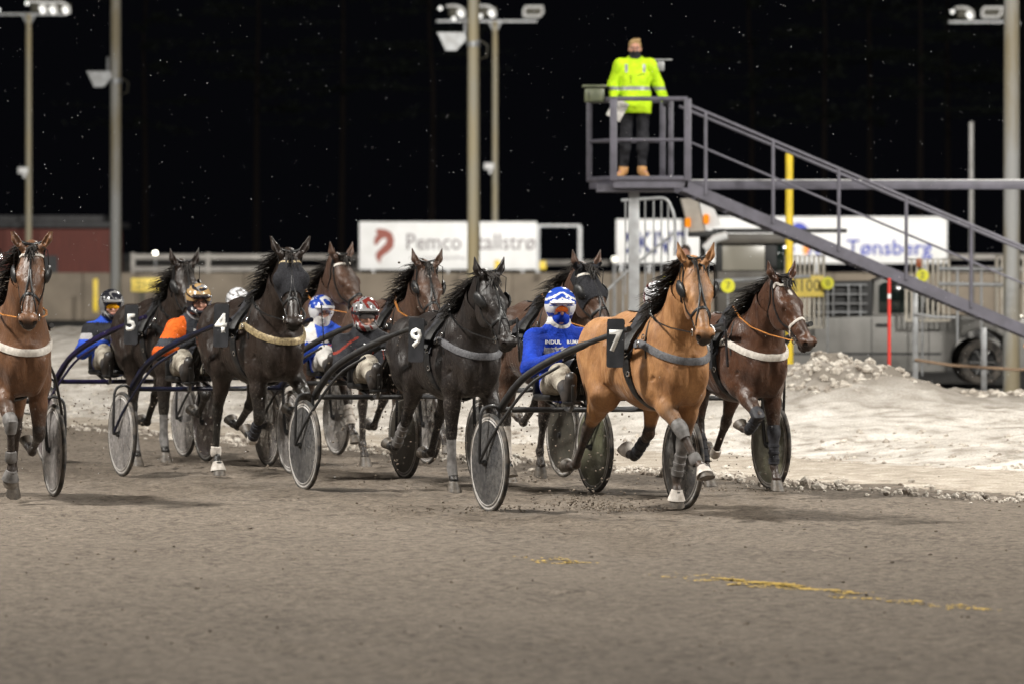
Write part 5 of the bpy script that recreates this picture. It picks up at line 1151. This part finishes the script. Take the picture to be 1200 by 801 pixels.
# tall poles with box floodlights
def pole(px, d, w, mat, label, ztop, fixtures=()):
    e = empty('light_pole', G(px, d), 0, label, 'light pole', 'poles along the track'); r = w / F * d / 2
    m = MB(); m.tube([(0, 0, -.15), (0, 0, ztop * .5), (0, 0, ztop)], [r * 1.06, r, r * .9], 18); part('shaft', m, mat, e)
    for (fx, fy, s) in fixtures:
        z = CH + (HY - fy) / F * d; x = (fx - px) / F * d; q = s / F * d
        m = MB(); a = [(x - q * .62, z + q * .30), (x + q * .42, z + q * .30), (x + q * .50, z + q * .1), (x + q * .10, z - q * .36), (x - q * .32, z - q * .36)]
        m.prism([(u, -q * .30, v) for u, v in a], q * .6, (0, 1, 0)); m.box((x - q * .1, 0, z + q * .32), (q * 1.1, q * .66, q * .06)); part('floodlight_housing', m, M_GALV, e)
        m = MB(); m.tube([(-r * 1.4, 0, z + q * 1.0), (-r * 1.4, 0, z)], q * .07, 8); m.tube([(x + q * .4, 0, z + q * .05), (-r, 0, z - q * .05), (r, -r, z)], q * .07, 8); part('bracket', m, M_GALV, e)
        m = MB(); m.lathe((0, 0, z - q * .1), (0, 0, 1), [(r * 1.04, -q * .1), (r * 1.14, -q * .1), (r * 1.14, q * .1), (r * 1.04, q * .1)], 18); part('clamp', m, M_GALV, e)
        m = MB(); m.tube([(r * 1.1, 0, z + q * .05), (r * 1.1 + q * .3, -.02, z - q * .15), (r * 1.1 + q * .25, 0, z - q * .6), (r * .8, -r * .8, z - q * .7)], q * .035, 6); part('cable', m, M_DARKT, e)
    return e
M_ROOF2 = worn('dull_dark_steel', (.09, .088, .085), (.06, .058, .055), .6, 4)
pole(135.5, 139, 13, M_POLE, 'grey rust-streaked pole at left with one box floodlight', 11.5, [(119, 93, 26)])
pole(555, 128, 14, M_POLEY, 'yellowed pole in front of the banner with one box floodlight', 10.5, [(532, 49, 30)])
pole(1185.5, 88, 19, M_POLE, 'thick grey pole beside the pickup at the right edge', 9)
pole(1138.5, 150, 6, M_ROOF2, 'thin grey pole with a plain top left of the thick right pole', CH + (HY - 143) / F * 150)
M_LAMP = emit('lit_floodlamp', (1, .96, .88), .62); M_LAMPH = emit('hot_floodlamp', (1, .98, .92), 1.8)
def lmast(px, d, w, top, lamps, label):
    e = empty('floodlight_mast', G(px, d), 0, label, 'floodlight mast', 'floodlight masts beyond the infield'); k = d / F; Z = lambda y: CH + (HY - y) * k
    m = MB(); m.tube([(0, 0, 0), (0, 0, Z(top + 22)), (0, 0, Z(top))], [w * k * .55, w * k * .46, w * k * .36], 12); part('shaft', m, M_POLEY, e)
    m = MB(); xs = [(l[0] - px) * k for l in lamps]; m.box(((min(xs) + max(xs)) / 2, 0, Z(top)), (max(xs) - min(xs) + .3, .08, .08)); m.tube([(0, 0, Z(top + 14)), (.25, 0, Z(top))], .05, 6); m.tube([(0, 0, Z(top + 14)), (-.25, 0, Z(top))], .05, 6); part('crossarm', m, M_GALV, e)
    for (lx, ly, kind) in lamps:
        x = (lx - px) * k; z = Z(ly)
        if kind == 'ring':
            m = MB(); a = [(-.42, -.20), (.30, -.20), (.42, -.02), (.42, .22), (-.34, .22), (-.42, .10)]; m.tube([(x + u * .9, -.1, z + v * .9) for u, v in a + a[:1]], .05, 8, caps=False); part('lamp_reflector', m, M_LAMP, e)
            m = MB(); m.box((x, 0, z), (.72, .1, .34), bev=.05); part('lamp_housing', m, M_DARKT, e)
        elif kind == 'arc':
            m = MB(); m.tube(catmull([(x - .45, -.1, z + .22), (x - .1, -.1, z + .24), (x + .20, -.1, z + .10), (x + .26, -.1, z - .22)], 4), [.04] * 5 + [.055] * 4 + [.085] * 4, 8); part('lamp_reflector', m, M_LAMP, e)
            m = MB(); m.tube([(x + .06, -.12, z + .02), (x + .2, -.14, z - .2)], .085, 8); part('lamp', m, M_LAMPH, e); m = MB(); m.box((x, .05, z), (.7, .12, .4), bev=.1); part('lamp_housing', m, M_DARKT, e)
        else:
            m = MB(); m.lathe((x, -.05, z), (0, 1, 0), [(.001, -.1), (.06, -.04), (.08, 0), (.06, .05), (.001, .1)], 12); part('lamp', m, M_LAMPH, e)
    return e
lmast(33.5, 230, 7, 17, [(-2, 12, 'dot'), (32, 4, 'dot'), (46, 9, 'arc'), (58, 10, 'arc'), (73, 10, 'arc'), (50, 14, 'dot')], 'thin mast at far left carrying a cluster of lit floodlamps')
lmast(580, 230, 7, 25, [(516, 10, 'dot'), (536, 14, 'arc'), (532, 22, 'dot'), (572, 14, 'arc'), (563, 19, 'dot'), (625, 14, 'ring')], 'thin mast right of the yellowed pole carrying lit floodlamps')
lmast(1188, 232, 7, 26, [(1116, 14, 'dot'), (1132, 16, 'arc'), (1162, 15, 'ring'), (1176, 16, 'arc')], 'lit floodlamps on the mast hidden behind the thick right pole')
# small boxes on masts
for px, py, lb in ((27, 200, 'small white box on the far left mast'), (573, 195, 'small white box on the thin mast by the yellowed pole')):
    c = P(px, py, 229.7); m = MB(); m.box(c, (.40, .25, .26), bev=.03); m.box((c.x + .05, c.y, c.z - .2), (.1, .1, .2)); tag(m.build('camera_box', M_WHITE), lb, 'camera')

# ------------------------------------------------------------------ marshal's platform and staircase
D0 = 73.5; k0 = D0 / F
def S(px, py, dy=0.0): v = P(px, py, D0); v.y += dy; v.x *= 1; return v
pf = empty('viewing_platform', G(750, D0), 0, 'lavender grey steel platform on a post with a railed cage', 'platform'); org = Vector(pf.location)
def lc(v): return v - org
FL = S(719, 212); FR = S(806, 212); back = Vector((-.30, .95, 0)); up = Vector((0, 0, 1))
m = MB(); th = Vector((0, 0, -.07)); a, b_, c_, d_ = FL, FR, FR + back, FL + back
m.prism([lc(a), lc(b_), lc(c_), lc(d_)], .09, (0, 0, -1)); part('deck', m, M_LAV, pf, smooth=False)
m = MB(); m.box(lc(S(745, 220, .5)), (1.0, .8, .10)); part('deck_beam', m, M_LAV, pf)
Hh = 1.06
for nm, p, r in (('corner_post', FL, .055), ('corner_post', FR, .055), ('corner_post', FR + back, .045), ('corner_post', FL + back, .045), ('corner_post', (FR + FR + back) / 2 + Vector((-.05, .2, 0)), .04)):
    m = MB(); m.box(lc(p + up * Hh / 2), (r * 1.7, r * 1.7, Hh), bev=.008); part(nm, m, M_LAV, pf)
for z, r in ((Hh, .03), (Hh * .5, .022), (.03, .035)):
    for p, q in ((FL, FR), (FL, FL + back), (FL + back, FR + back)):
        m = MB(); m.tube([lc(p + up * z), lc(q + up * z)], r, 8); part('rail', m, M_LAV, pf)
m = MB(); px_ = P(743.5, 0, D0); m.box((px_.x - org.x, .35, 1.45), (.14, .14, 2.9), bev=.01); part('support_post', m, M_GALV, pf)
# staircase
st = empty('steel_staircase', G(1000, D0), 0, 'long lavender grey steel staircase sloping down to the right from the platform', 'staircase'); org2 = Vector(st.location)
l2 = lambda v: v - org2
slope = lambda x, y0: y0 + (x - 805) * .425
for dy in (0.0, .85):
    off = -8 if dy else 0
    m = MB(); a = S(802 + off, slope(802, 219)); b = S(1290, slope(1290, 219)); a.y += dy; b.y += dy
    dd = (b - a).normalized(); nn = Vector((-dd.z, 0, dd.x)); m.prism([l2(a - nn * .072), l2(b - nn * .072), l2(b + nn * .072), l2(a + nn * .072)], .07, (0, 1, 0)); part('stringer', m, M_LAV, st, smooth=False)
    for y0, r in ((122, .021), (165, .015)):
        m = MB(); a = S(806 + off, slope(806, y0)); b = S(1290, slope(1290, y0)); a.y += dy; b.y += dy; m.tube([l2(a), l2(b)], r if y0 < 150 else r, 8); 
        if y0 < 150 or dy == 0: part('handrail', m, M_LAV, st)
    for x in (827, 906, 983, 1062, 1138, 1212):
        if dy: x += 36
        m = MB(); a = S(x, slope(x, 219)); b = S(x, slope(x, 122)); a.y += dy; b.y += dy; m.tube([l2(a), l2(b)], .023 if not dy else .018, 8)
        if not dy: part('baluster', m, M_LAV, st)
for i in range(26):
    x = 812 + i * 18.5; p = S(x, slope(x, 219)); m = MB(); m.box(l2(Vector((p.x, D0 + .46, p.z - .02))), (.24, .78, .03), bev=.004); part('tread', m, M_LAVL, st)
# horizontal catwalk beam behind the staircase
bm_ = empty('gantry_beam', G(1010, D0 + 1.4), 0, 'horizontal grey steel beam with a frosted top running behind the staircase', 'beam'); d = D0 + 1.4
a = P(800, 217, d); b = P(1320, 217, d); z = (a.z + b.z) / 2; o3 = Vector(bm_.location)
m = MB(); m.box(((a.x + b.x) / 2 - o3.x, 0, z), (b.x - a.x, .10, .115), bev=.006); part('beam', m, M_LAV, bm_)
m = MB(); m.box(((a.x + b.x) / 2 - o3.x, 0, z + .066), (b.x - a.x - .2, .11, .012), bev=.004); part('snow_cap', m, M_WHITE, bm_)
for x in (1310,): m = MB(); p = P(x, 0, d); m.box((p.x - o3.x, 0, z / 2), (.16, .16, z - .1), bev=.01); part('support_post', m, M_GALV, bm_)
# barred curved railing
e = empty('barred_railing', G(762, 78), 0, 'grey barred railing with a curved top corner below the platform', 'railing'); o4 = Vector(e.location); Q4 = lambda x, y, dy=0: P(x, y, 78) - o4 + Vector((0, dy, 0))
m = MB(); m.tube(catmull([Q4(728, 235), Q4(760, 233), Q4(779, 233), Q4(787, 244), Q4(791, 262), Q4(791, 300)], 5), .022, 8); part('top_rail', m, M_GALV, e)
for x in (733, 738, 756, 766, 775, 783): m = MB(); m.tube([Q4(x, 235), Q4(x, 345)], .011, 6); part('bar', m, M_GALV, e)
m = MB(); m.tube([Q4(791, 272), Q4(735, 318), Q4(700, 352), Q4(698, 366)], .018, 8); part('diagonal_rail', m, M_GALV, e)
for x, y in ((703, 352), (712, 342), (721, 333), (730, 326), (742, 318)): m = MB(); m.tube([Q4(x, y), Q4(x, 400)], .011, 6); part('bar', m, M_GALV, e)
m = MB(); m.tube([Q4(730, 309), Q4(792, 309)], .015, 6); part('bottom_rail', m, M_GALV, e); m = MB(); m.tube([Q4(700, 402), Q4(792, 402)], .015, 6); part('bottom_rail', m, M_GALV, e)
# yellow pole, red pole, fence posts, rope
ypole = MB(); a = P(925, 181, 80); b = P(925, 400, 80); ypole.tube([(a.x, 80, a.z), (b.x, 80, 0)], .055, 12); ypole.lathe((a.x, 80, a.z), (0, 0, 1), [(.001, .02), (.05, .015), (.056, 0)], 12); tag(ypole.build('yellow_pole', M_YELP), 'tall bright yellow pole behind the head of the horse numbered 8', 'pole')
M_REDP = worn('red_snow_pole', (.60, .03, .02), (.45, .03, .02), .5, 6)
e = empty('snow_pole', G(1042, 72), 0, 'thin red snow marker pole with a white band before the pickup', 'snow pole'); k = 72 / F; zt = CH + (HY - 326) * k
m = MB(); m.tube([(0, 0, .1), (0, 0, zt - .26)], .022, 10); m.tube([(0, 0, zt - .20), (0, 0, zt)], .022, 10); part('shaft', m, M_REDP, e)
m = MB(); m.tube([(0, 0, zt - .26), (0, 0, zt - .20)], .0225, 10); part('white_band', m, M_WHITE, e)
e = empty('rope_fence', G(1110, 78), 0, 'grey posts joined by a slack brown rope in front of the pickup', 'fence'); o5 = Vector(e.location); k = 78 / F
for x, y in ((1072.5, 325), (1153, 384), (1232, 392)): p = P(x, y, 78) - o5; m = MB(); m.box((p.x, 0, (p.z + .1) / 2), (.075, .06, p.z - .1), bev=.01); part('post', m, M_GALV, e)
M_ROPE = worn('brown_rope', (.28, .19, .12), (.18, .12, .08), .9, 60)
for x0, x1, y0, y1 in ((1072, 1153, 421, 430), (1153, 1232, 430, 432), (1072, 1120, 368, 372)): m = MB(); a = P(x0, y0, 77.95) - o5; b = P(x1, y1, 77.95) - o5; m.tube([a, a.lerp(b, .5) + Vector((0, 0, -.02)), b], .020, 6); part('rope', m, M_ROPE if y0 > 400 else M_GALV, e)

# ------------------------------------------------------------------ starting-gate pickup
M_TRUCK = worn('silver_grey_car_paint', (.27, .26, .245), (.22, .215, .20), .28, 3, rough2=.4, metal=.2)
M_GLASSD = principled('dark_car_glass', (.012, .02, .018), .06, 0, .8); M_PLAST = worn('black_plastic', (.02, .02, .02), (.03, .03, .03), .6, 8); M_CHROME = principled('chrome', (.6, .6, .6), .18, 1)
DT = 90.5; kt = DT / F; tr = empty('pickup_truck', G(1040, DT + .9), 0, 'silver grey pickup carrying the starting gate, parked beyond the snow bank', 'pickup truck'); oT = Vector(tr.location)
X = lambda px: (px - 1040) * kt; Zp = lambda py: CH + (HY - py) * kt; hw = .9
def profile(name, pts, y0, y1, mat, bev=.03):
    bm = bmesh.new(); vs = [bm.verts.new((X(a), y0, Zp(b))) for a, b in pts]; f = bm.faces.new(vs); r = bmesh.ops.extrude_face_region(bm, geom=[f]); 
    for v in [g for g in r['geom'] if isinstance(g, bmesh.types.BMVert)]: v.co.y = y1
    bmesh.ops.recalc_face_normals(bm, faces=bm.faces[:])
    if bev: bmesh.ops.bevel(bm, geom=[e for e in bm.edges if e.calc_face_angle(0) > .35], offset=bev, segments=3, affect='EDGES', profile=.6)
    bmesh.ops.triangulate(bm, faces=[f for f in bm.faces if len(f.verts) > 4])
    me = bpy.data.meshes.new(name); bm.to_mesh(me); bm.free(); o = mesh_obj(name, me, mat, tr, True)
    return o
arch = [(1110 + 0, 432)] + [(1147 - 38 * math.cos(t), 424 - 38 * math.sin(t)) for t in np.linspace(.1, math.pi - .1, 12)]
rar = [(870 + 0, 432)] + [(872 - 38 * math.cos(t), 424 - 38 * math.sin(t)) for t in np.linspace(.1, math.pi - .1, 12)]
body_pts = [(820, 372), (948, 372), (1020, 370), (1110, 369), (1205, 374), (1222, 384), (1226, 405), (1224, 430), (1190, 434)] + arch[::-1][:-1] + [(1104, 436), (914, 436)] + rar[::-1][:-1] + [(828, 430), (820, 425)]
profile('body', body_pts, -hw, hw, M_TRUCK, .035)
profile('cab', [(1018, 371), (1020, 330), (1030, 325), (1062, 326), (1078, 333), (1100, 369)], -hw + .1, hw - .1, M_TRUCK, .03)
for nm, pts in (('door_window', [(1026, 367), (1026, 335), (1032, 331), (1062, 332), (1068, 337), (1082, 367)]),): profile(nm, pts, -hw + .085, -hw + .12, M_GLASSD, .004)
profile('rear_cab', [(952, 371), (954, 334), (960, 330), (1019, 329), (1019, 371)], -hw + .12, hw - .12, M_PLAST, .02)
for x in (1017, 1084): m = MB(); m.box((X(x), -hw - .003, Zp(400)), (.012, .01, .75)); part('door_seam', m, M_PLAST, tr)
m = MB(); m.box((X(1031), -hw - .02, Zp(381)), (.24, .05, .05), bev=.015); part('door_handle', m, M_PLAST, tr)
m = MB(); m.box((X(1088), -hw - .14, Zp(357)), (.16, .26, .22), bev=.05); part('wing_mirror', m, M_PLAST, tr)
m = MB(); m.box((X(1010), -hw - .004, Zp(414)), (2.4, .02, .035)); part('sill_trim', m, M_PLAST, tr)
for (x, y) in ((1147, 424), (872, 424)):
    for s in (-1, 1):
        c = Vector((X(x), s * (hw - .10), Zp(y) )); m = MB(); m.lathe(c, (0, s, 0), [(.23, -.11), (.33, -.115), (.365, -.08), (.37, 0), (.365, .08), (.33, .112), (.23, .11)], 32); wt = part('wheel', m, M_TYRE, tr)
        m = MB(); m.lathe(c, (0, s, 0), [(.235, .09), (.225, .10), (.205, .07), (.20, .04), (.195, .07), (.215, .095)], 28)
        for j in range(6): a = j * math.pi / 3; u = Vector((math.cos(a), 0, math.sin(a))); m.tube([c + u * .0 + Vector((0, s * .075, 0)), c + u * .21 + Vector((0, s * .085, 0))], .028, 6)
        part('rim', m, M_CHROME, wt); m = MB(); m.lathe(c, (0, s, 0), [(.001, .03), (.20, .03), (.22, .05)], 24); part('dark_backing', m, M_PLAST, wt)  # plain dark disc added behind the spokes to darken the gaps
m = MB(); m.box((X(1218), -hw + .12, Zp(385)), (.16, .3, .16), bev=.03); part('headlight', m, M_CHROME, tr)
m = MB(); m.box((X(1200), -hw - .002, Zp(405)), (.10, .02, .05), bev=.01); part('side_marker', m, emit('amber_marker', (1, .35, .02), 2.0), tr)
# cage on the bed
for x in (956, 972, 990, 1004): m = MB(); m.tube([(X(x), -hw + .02, Zp(371)), (X(x), -hw + .02, Zp(333))], .018, 6); part('cage_bar', m, M_GALV, tr)
for y in (334, 345, 356, 366): m = MB(); m.tube([(X(952), -hw + .02, Zp(y)), (X(1012), -hw + .02, Zp(y))], .016, 6); part('cage_bar', m, M_GALV, tr)
# operator's cabin on the bed
M_CABT = worn('taupe_cabin_panel', (.13, .118, .10), (.10, .09, .078), .5, 4); M_PANE = principled('cabin_pane', (.32, .30, .25), .3)
cb = empty('operator_cabin', G(885, DT + .9), 0, 'taupe operator cabin with a wide pale window behind the leading horses', 'cabin'); oC = Vector(cb.location); XC = lambda px: (px - 885) * kt
def cbox(nm, x0, x1, y0, y1, yy0, yy1, mat, bev=.02): m = MB(); m.box(((XC(x0) + XC(x1)) / 2, (yy0 + yy1) / 2, (Zp(y0) + Zp(y1)) / 2), (XC(x1) - XC(x0), yy1 - yy0, Zp(y0) - Zp(y1)), bev=bev); return part(nm, m, mat, cb)
cbox('lower_panel', 838, 930, 318, 371, -.8, .8, M_CABT); cbox('roof', 828, 932, 274, 286, -.88, .88, M_CABT, .04); cbox('roof_rail', 832, 990, 268, 273, -.86, -.78, M_PLAST, .01)
for x in (839, 897, 921): cbox('pillar', x - 3 if x != 897 else 894, x + 5 if x != 897 else 908, 286, 318, -.78, -.66, M_PLAST, .01)
cbox('back_wall', 840, 928, 286, 318, .6, .7, M_CABT, .01); cbox('window', 844, 894, 288, 317, -.76, -.74, M_PANE, .004); cbox('sill_strip', 838, 930, 338, 342, -.83, -.80, M_PLAST, .004)
cbox('window', 908, 919, 288, 317, -.76, -.74, M_GLASSD, .004)
# tilted lamp unit with amber lights
e = empty('warning_lamp_unit', G(826, 88), 0, 'tilted beige lamp box with amber lights below the staircase top', 'lamp unit'); o6 = Vector(e.location); Q6 = lambda x, y, dy=0: P(x, y, 88) - o6 + Vector((0, dy, 0))
M_BEI = worn('beige_box', (.42, .38, .33), (.32, .29, .25), .5, 4); m = MB(); m.prism([Q6(798, 233), Q6(817, 232), Q6(826, 271), Q6(808, 272)], .5, (0, 1, 0)); part('housing', m, M_BEI, e, smooth=False)
m = MB(); m.prism([Q6(818, 231), Q6(834, 237), Q6(845, 264), Q6(827, 270)], .45, (0, 1, 0)); part('side_panel', m, M_WHITE, e, smooth=False)
M_AMB = emit('amber_lamp', (1, .30, .02), 1.1)
for x, y in ((827.5, 257), (806, 261)): m = MB(); m.box(Q6(x, y, -.03), (.09, .08, .15), bev=.03); part('amber_lamp', m, M_AMB, e)
m = MB(); m.box(Q6(824, 274, .25), (.45, .45, .10), bev=.02); m.tube([Q6(824, 276, .25), Q6(824, 330, .25)], .05, 8); m.tube([Q6(824, 276, .25), Q6(824, 420, .25)], .04, 8); part('mounting_post', m, M_PLAST, e)
m = MB(); m.tube([Q6(826, 292), Q6(838, 280), Q6(852, 276)], .07, 10); part('white_arm', m, M_WHITE, e)
# starting gate wings with number discs
M_GATE = worn('cream_gate_bar', (.58, .54, .46), (.42, .38, .32), .5, 6); M_DISC = worn('yellow_number_disc', (.75, .72, .02), (.62, .60, .03), .5, 8)
def wing(x0, x1, y0, y1, d, n, label, disc=None, digit='', board=None):
    e = empty('starting_gate_wing', G((x0 + x1) / 2, d), 0, label, 'starting gate wing', 'folded starting gate wings'); o = Vector(e.location); q = lambda x, y, dy=0: P(x, y, d) - o + Vector((0, dy, 0))
    m = MB(); m.tube([q(x0, y1), q(x0, y0), q(x1, y0), q(x1, y1), q(x0, y1)], .028, 8); part('frame', m, M_GATE, e)
    for i in range(1, n): x = x0 + (x1 - x0) * i / n; m = MB(); m.tube([q(x, y0), q(x, y1)], .020, 6); part('bar', m, M_GATE, e)
    if board: m = MB(); a, b = q(board[0], board[3]), q(board[1], board[2]); m.box((((a + b) / 2).x, -.05, ((a + b) / 2).z), (b.x - a.x, .03, b.z - a.z), bev=.008); pb = part('sign_board', m, M_SIGNY, e); text_mesh(board[4], (b.z - a.z) * .82, frame((b.x - .05, -.068, (a.z + b.z) / 2), (1, 0, 0), (0, 0, 1)), 'lettering', M_DARKT, pb, alignx='RIGHT', sx=.85)
    m = MB(); z1 = q(x0, (y0 + y1) / 2).z; m.tube([Vector((q(x0, 0).x, 0, z1)), Vector((q((x0 + x1) / 2, 0).x, .25, z1)), Vector((q(x1, 0).x, .5, z1))], .03, 6); part('hinge_arm', m, M_GATE, e)
    return e
def disc(px, py, d, r, digit, label):
    c = P(px, py, d); e = empty('number_disc', (c.x, d, 0), 0, label, 'number disc', 'yellow number discs on the starting gate'); m = MB(); m.lathe((0, 0, c.z), (0, -1, 0), [(.001, -.01), (r, -.01), (r, .01), (.001, .012)], 28); dd_ = part('plate', m, M_DISC, e)
    if digit: text_mesh(digit, r * 1.4, frame((0, -.014, c.z), (1, 0, 0), (0, 0, 1)), 'lettering', M_DARKT, dd_)
    m = MB(); m.tube([(0, .02, c.z), (0, .02, .1)], .015, 6); part('stem', m, M_GALV, e)
wing(921, 965, 300, 384, 90.1, 8, 'cream barred gate wing with the yellow distance board, behind the rightmost horse', board=(918, 965, 323, 348, '2100'))
wing(1062, 1112, 304, 376, 90.1, 8, 'cream barred gate wing over the pickup bonnet under the staircase'); wing(1168, 1206, 300, 372, 89, 6, 'cream barred gate wing mostly behind the thick right pole')
disc(970, 332, 89.9, .10, '0', 'yellow disc beside the distance board'); disc(1081, 323, 89.9, .10, '2', 'yellow disc under the red reflector'); disc(853, 335, 85.5, .105, '7', 'yellow disc right of the head of the horse numbered 7'); disc(782, 326, 85.5, .07, '', 'small yellow disc left of the ears of the horse numbered 7')
c = P(1077, 308, 89.8); m = MB(); m.box(c, (.085, .03, .14), bev=.01); tag(m.build('reflector', worn('red_brown_reflector', (.35, .09, .02), (.25, .06, .02), .4, 8)), 'small red brown reflector above the yellow disc under the stairs', 'reflector')
e = empty('gate_arm', G(1060, 87), 0, 'grey horizontal arms of the starting gate behind the staircase', 'gate arm'); o7 = Vector(e.location)
for x0, x1, y0, y1 in ((1100, 1175, 315, 316), (835, 950, 330, 324), (1100, 1175, 333, 334)): m = MB(); m.tube([P(x0, y0, 87) - o7, P(x1, y1, 87) - o7], .03, 8); part('arm', m, M_GALV, e)
for x in (1122, 1150): m = MB(); m.tube([P(x, 316, 87) - o7, P(x, 400, 87) - o7], .02, 6); part('strut', m, M_GALV, e)

# ------------------------------------------------------------------ the marshal and a bystander
def bandM(C):
    i = np.zeros(len(C)); z = C[:, 2]
    i[(np.abs(z - 1.155) < .022) | (np.abs(z - 1.02) < .022)] = 1
    i[(np.abs(np.abs(C[:, 1]) - .115) < .018) & (z > 1.36) & (z < 1.47) & (C[:, 0] > 0)] = 1
    i[(np.abs(C[:, 1] - .07) < .05) & (np.abs(z - 1.33 - (C[:, 1] - .07) * .2) < .006) & (C[:, 0] > 0)] = 2
    i[(np.abs(C[:, 1] + .06) < .006) & (z > 1.22) & (z < 1.32) & (C[:, 0] > 0)] = 2
    return i
J = dict(pelvis=(0, 0, .98), chest=(.0, 0, 1.30), neck=(.0, 0, 1.53), shL=(0, .19, 1.46), shR=(0, -.19, 1.46), elL=(-.08, .30, 1.21), elR=(-.05, -.28, 1.21), haL=(.10, .38, 1.02), haR=(.16, -.28, 1.02),
         hipL=(0, .10, .95), hipR=(0, -.10, .95), knL=(.05, .10, .52), knR=(.0, -.12, .52), anL=(.06, .09, .10), anR=(-.04, -.15, .10), toL=(.20, .14, .045), toR=(.09, -.21, .045))
mp_ = S(745, 207.5, .42); person('person', 'man in hi-vis yellow jacket, black trousers and tan boots on the platform', 'person', (mp_.x, mp_.y, mp_.z + .0), R(-90), J, (Vector((.015, 0, 1.665)), (1, .0, -.02), (0, 1, 0)), None,
       dict(jacket=[C_HV, C_REFL, M_BLACKC], jacket_fn=bandM, skirt=.14, puff=.036, trousers=M_BLACKC, trouser_len=.97, boots=M_BOOTT, boot_h=.04, gloves=M_GLOVE, cuff=.05, hair=M_BLOND, glasses=True, scarf=M_BLACKC, mask=M_BLACKC), scale=1.0)
J2 = dict(J); bp_ = G(803, 87.5); person('person', 'dark-haired bystander behind the ears of the horse numbered 7', 'person', (bp_.x, bp_.y, .30), R(-100), J2, (Vector((.015, 0, 1.665)), (1, .0, -.02), (0, 1, 0)), None,
       dict(jacket=C_GREY, skirt=.10, trousers=M_BLACKC, trouser_len=.93, boots=M_BOOTB, boot_h=.22, hair=M_DKHAIR), scale=1.02)
# papers in the marshal's hand, camera box and bag on the rail
c = S(724, 128, .20); m = MB(); m.box(c, (.20, .03, .26), Matrix.Rotation(.5, 3, 'Y'), bev=.004); tag(m.build('papers', M_WHITEC), 'white papers held at the left rail by the man on the platform', 'papers')
c = S(697, 111, .35); m = MB(); m.box(c, (.26, .24, .19), bev=.03); m.box(c + Vector((.02, -.14, -.01)), (.16, .02, .13), bev=.005); m.box(c + Vector((0, 0, .12)), (.32, .28, .03), bev=.01); tag(m.build('equipment_box', [worn('olive_box', (.13, .14, .08), (.08, .09, .055), .4, 6)]), 'olive box with a pale lid standing on the left corner of the platform rail', 'box')
c = S(776, 75, .75); m = MB(); m.box(c, (.10, .08, .14), bev=.02); m.box(c + Vector((.0, -.01, .08)), (.3, .12, .02), bev=.008); tag(m.build('rucksack_frame', M_GALV), 'pale grey frame behind the shoulder of the man on the platform', 'equipment')

# ------------------------------------------------------------------ dark pines far behind
M_BARK = worn('pine_bark', (.016, .009, .007), (.009, .006, .005), .9, 5, .4); M_NEED = worn('pine_needles', (.014, .020, .012), (.008, .012, .008), .8, 3)
def pine(x, y, h, r0, label, seed):
    rd = random.Random(seed); e = empty('pine_tree', (x, y, 0), rd.random() * 6, label, 'tree', 'pines beyond the racecourse')
    m = MB(); pts = [(rd.uniform(-.1, .1) * i * .4, rd.uniform(-.1, .1) * i * .4, h * i / 6) for i in range(7)]; m.tube(pts, [r0 * (1 - i / 7.2) for i in range(7)], 8); part('trunk', m, M_BARK, e)
    m = MB()
    for i in range(26):
        z = h * rd.uniform(.42, .97); a = rd.random() * 6.28; L = (h - z) * .35 + 1.0; ex = Vector((math.cos(a) * L, math.sin(a) * L, z + rd.uniform(-.4, .5))); m.tube([(0, 0, z), tuple(ex)], [.05, .015], 4)
        for j in range(55):
            t = rd.uniform(.25, 1.05); p = Vector((0, 0, z)).lerp(ex, t) + Vector((rd.gauss(0, .3), rd.gauss(0, .3), rd.gauss(0, .16))); s_ = rd.uniform(.12, .3); u = Vector((rd.gauss(0, 1), rd.gauss(0, 1), rd.gauss(0, .6))).normalized() * s_; v = Vector((rd.gauss(0, 1), rd.gauss(0, 1), rd.gauss(0, 1))).normalized() * s_ * .35
            m.add([p - u, p + v, p + u, p - v], [(0, 1, 2, 3)])
    part('crown', m, M_NEED, e, smooth=False)
lbs = ['left of the pickup banner', 'over the middle of the long banner', 'with the reddest trunk', 'over the far end of the long banner', 'behind the horse head banner', 'behind the white fence', 'beside the red building', 'between the two light poles', 'right of the platform', 'behind the right edge']
for i, (px, d, h) in enumerate(((966, 342, 24), (1020, 350, 26), (1078, 330, 25), (1110, 365, 27), (505, 342, 25), (300, 360, 26), (170, 370, 25), (400, 355, 27), (880, 360, 26), (1200, 370, 28))):
    pine((px - 600) / F * d, d, h, .24, 'dark pine tree standing ' + lbs[i], 40 + i)

# ------------------------------------------------------------------ falling snow
M_FLAKE = principled('snowflake', (.9, .9, .92), .5); mb = MB(); rd = random.Random(9)
for i in range(1500):
    d = rd.choice([rd.uniform(30, 60), rd.uniform(36, 50), rd.uniform(48, 90)]); px = rd.uniform(-30, 1230); py = rd.uniform(-20, 560); c = P(px, py, d); r = rd.uniform(.0010, .0027)
    mb.add([(c.x - r, c.y, c.z), (c.x + r, c.y, c.z), (c.x, c.y - r, c.z), (c.x, c.y + r, c.z), (c.x, c.y, c.z - r), (c.x, c.y, c.z + r)], [(0, 2, 5), (2, 1, 5), (1, 3, 5), (3, 0, 5), (2, 0, 4), (1, 2, 4), (3, 1, 4), (0, 3, 4)])
o = mb.build('falling_snow', M_FLAKE, smooth=False); tag(o, 'fine snowflakes falling through the floodlit air', 'falling snow', kind='stuff')
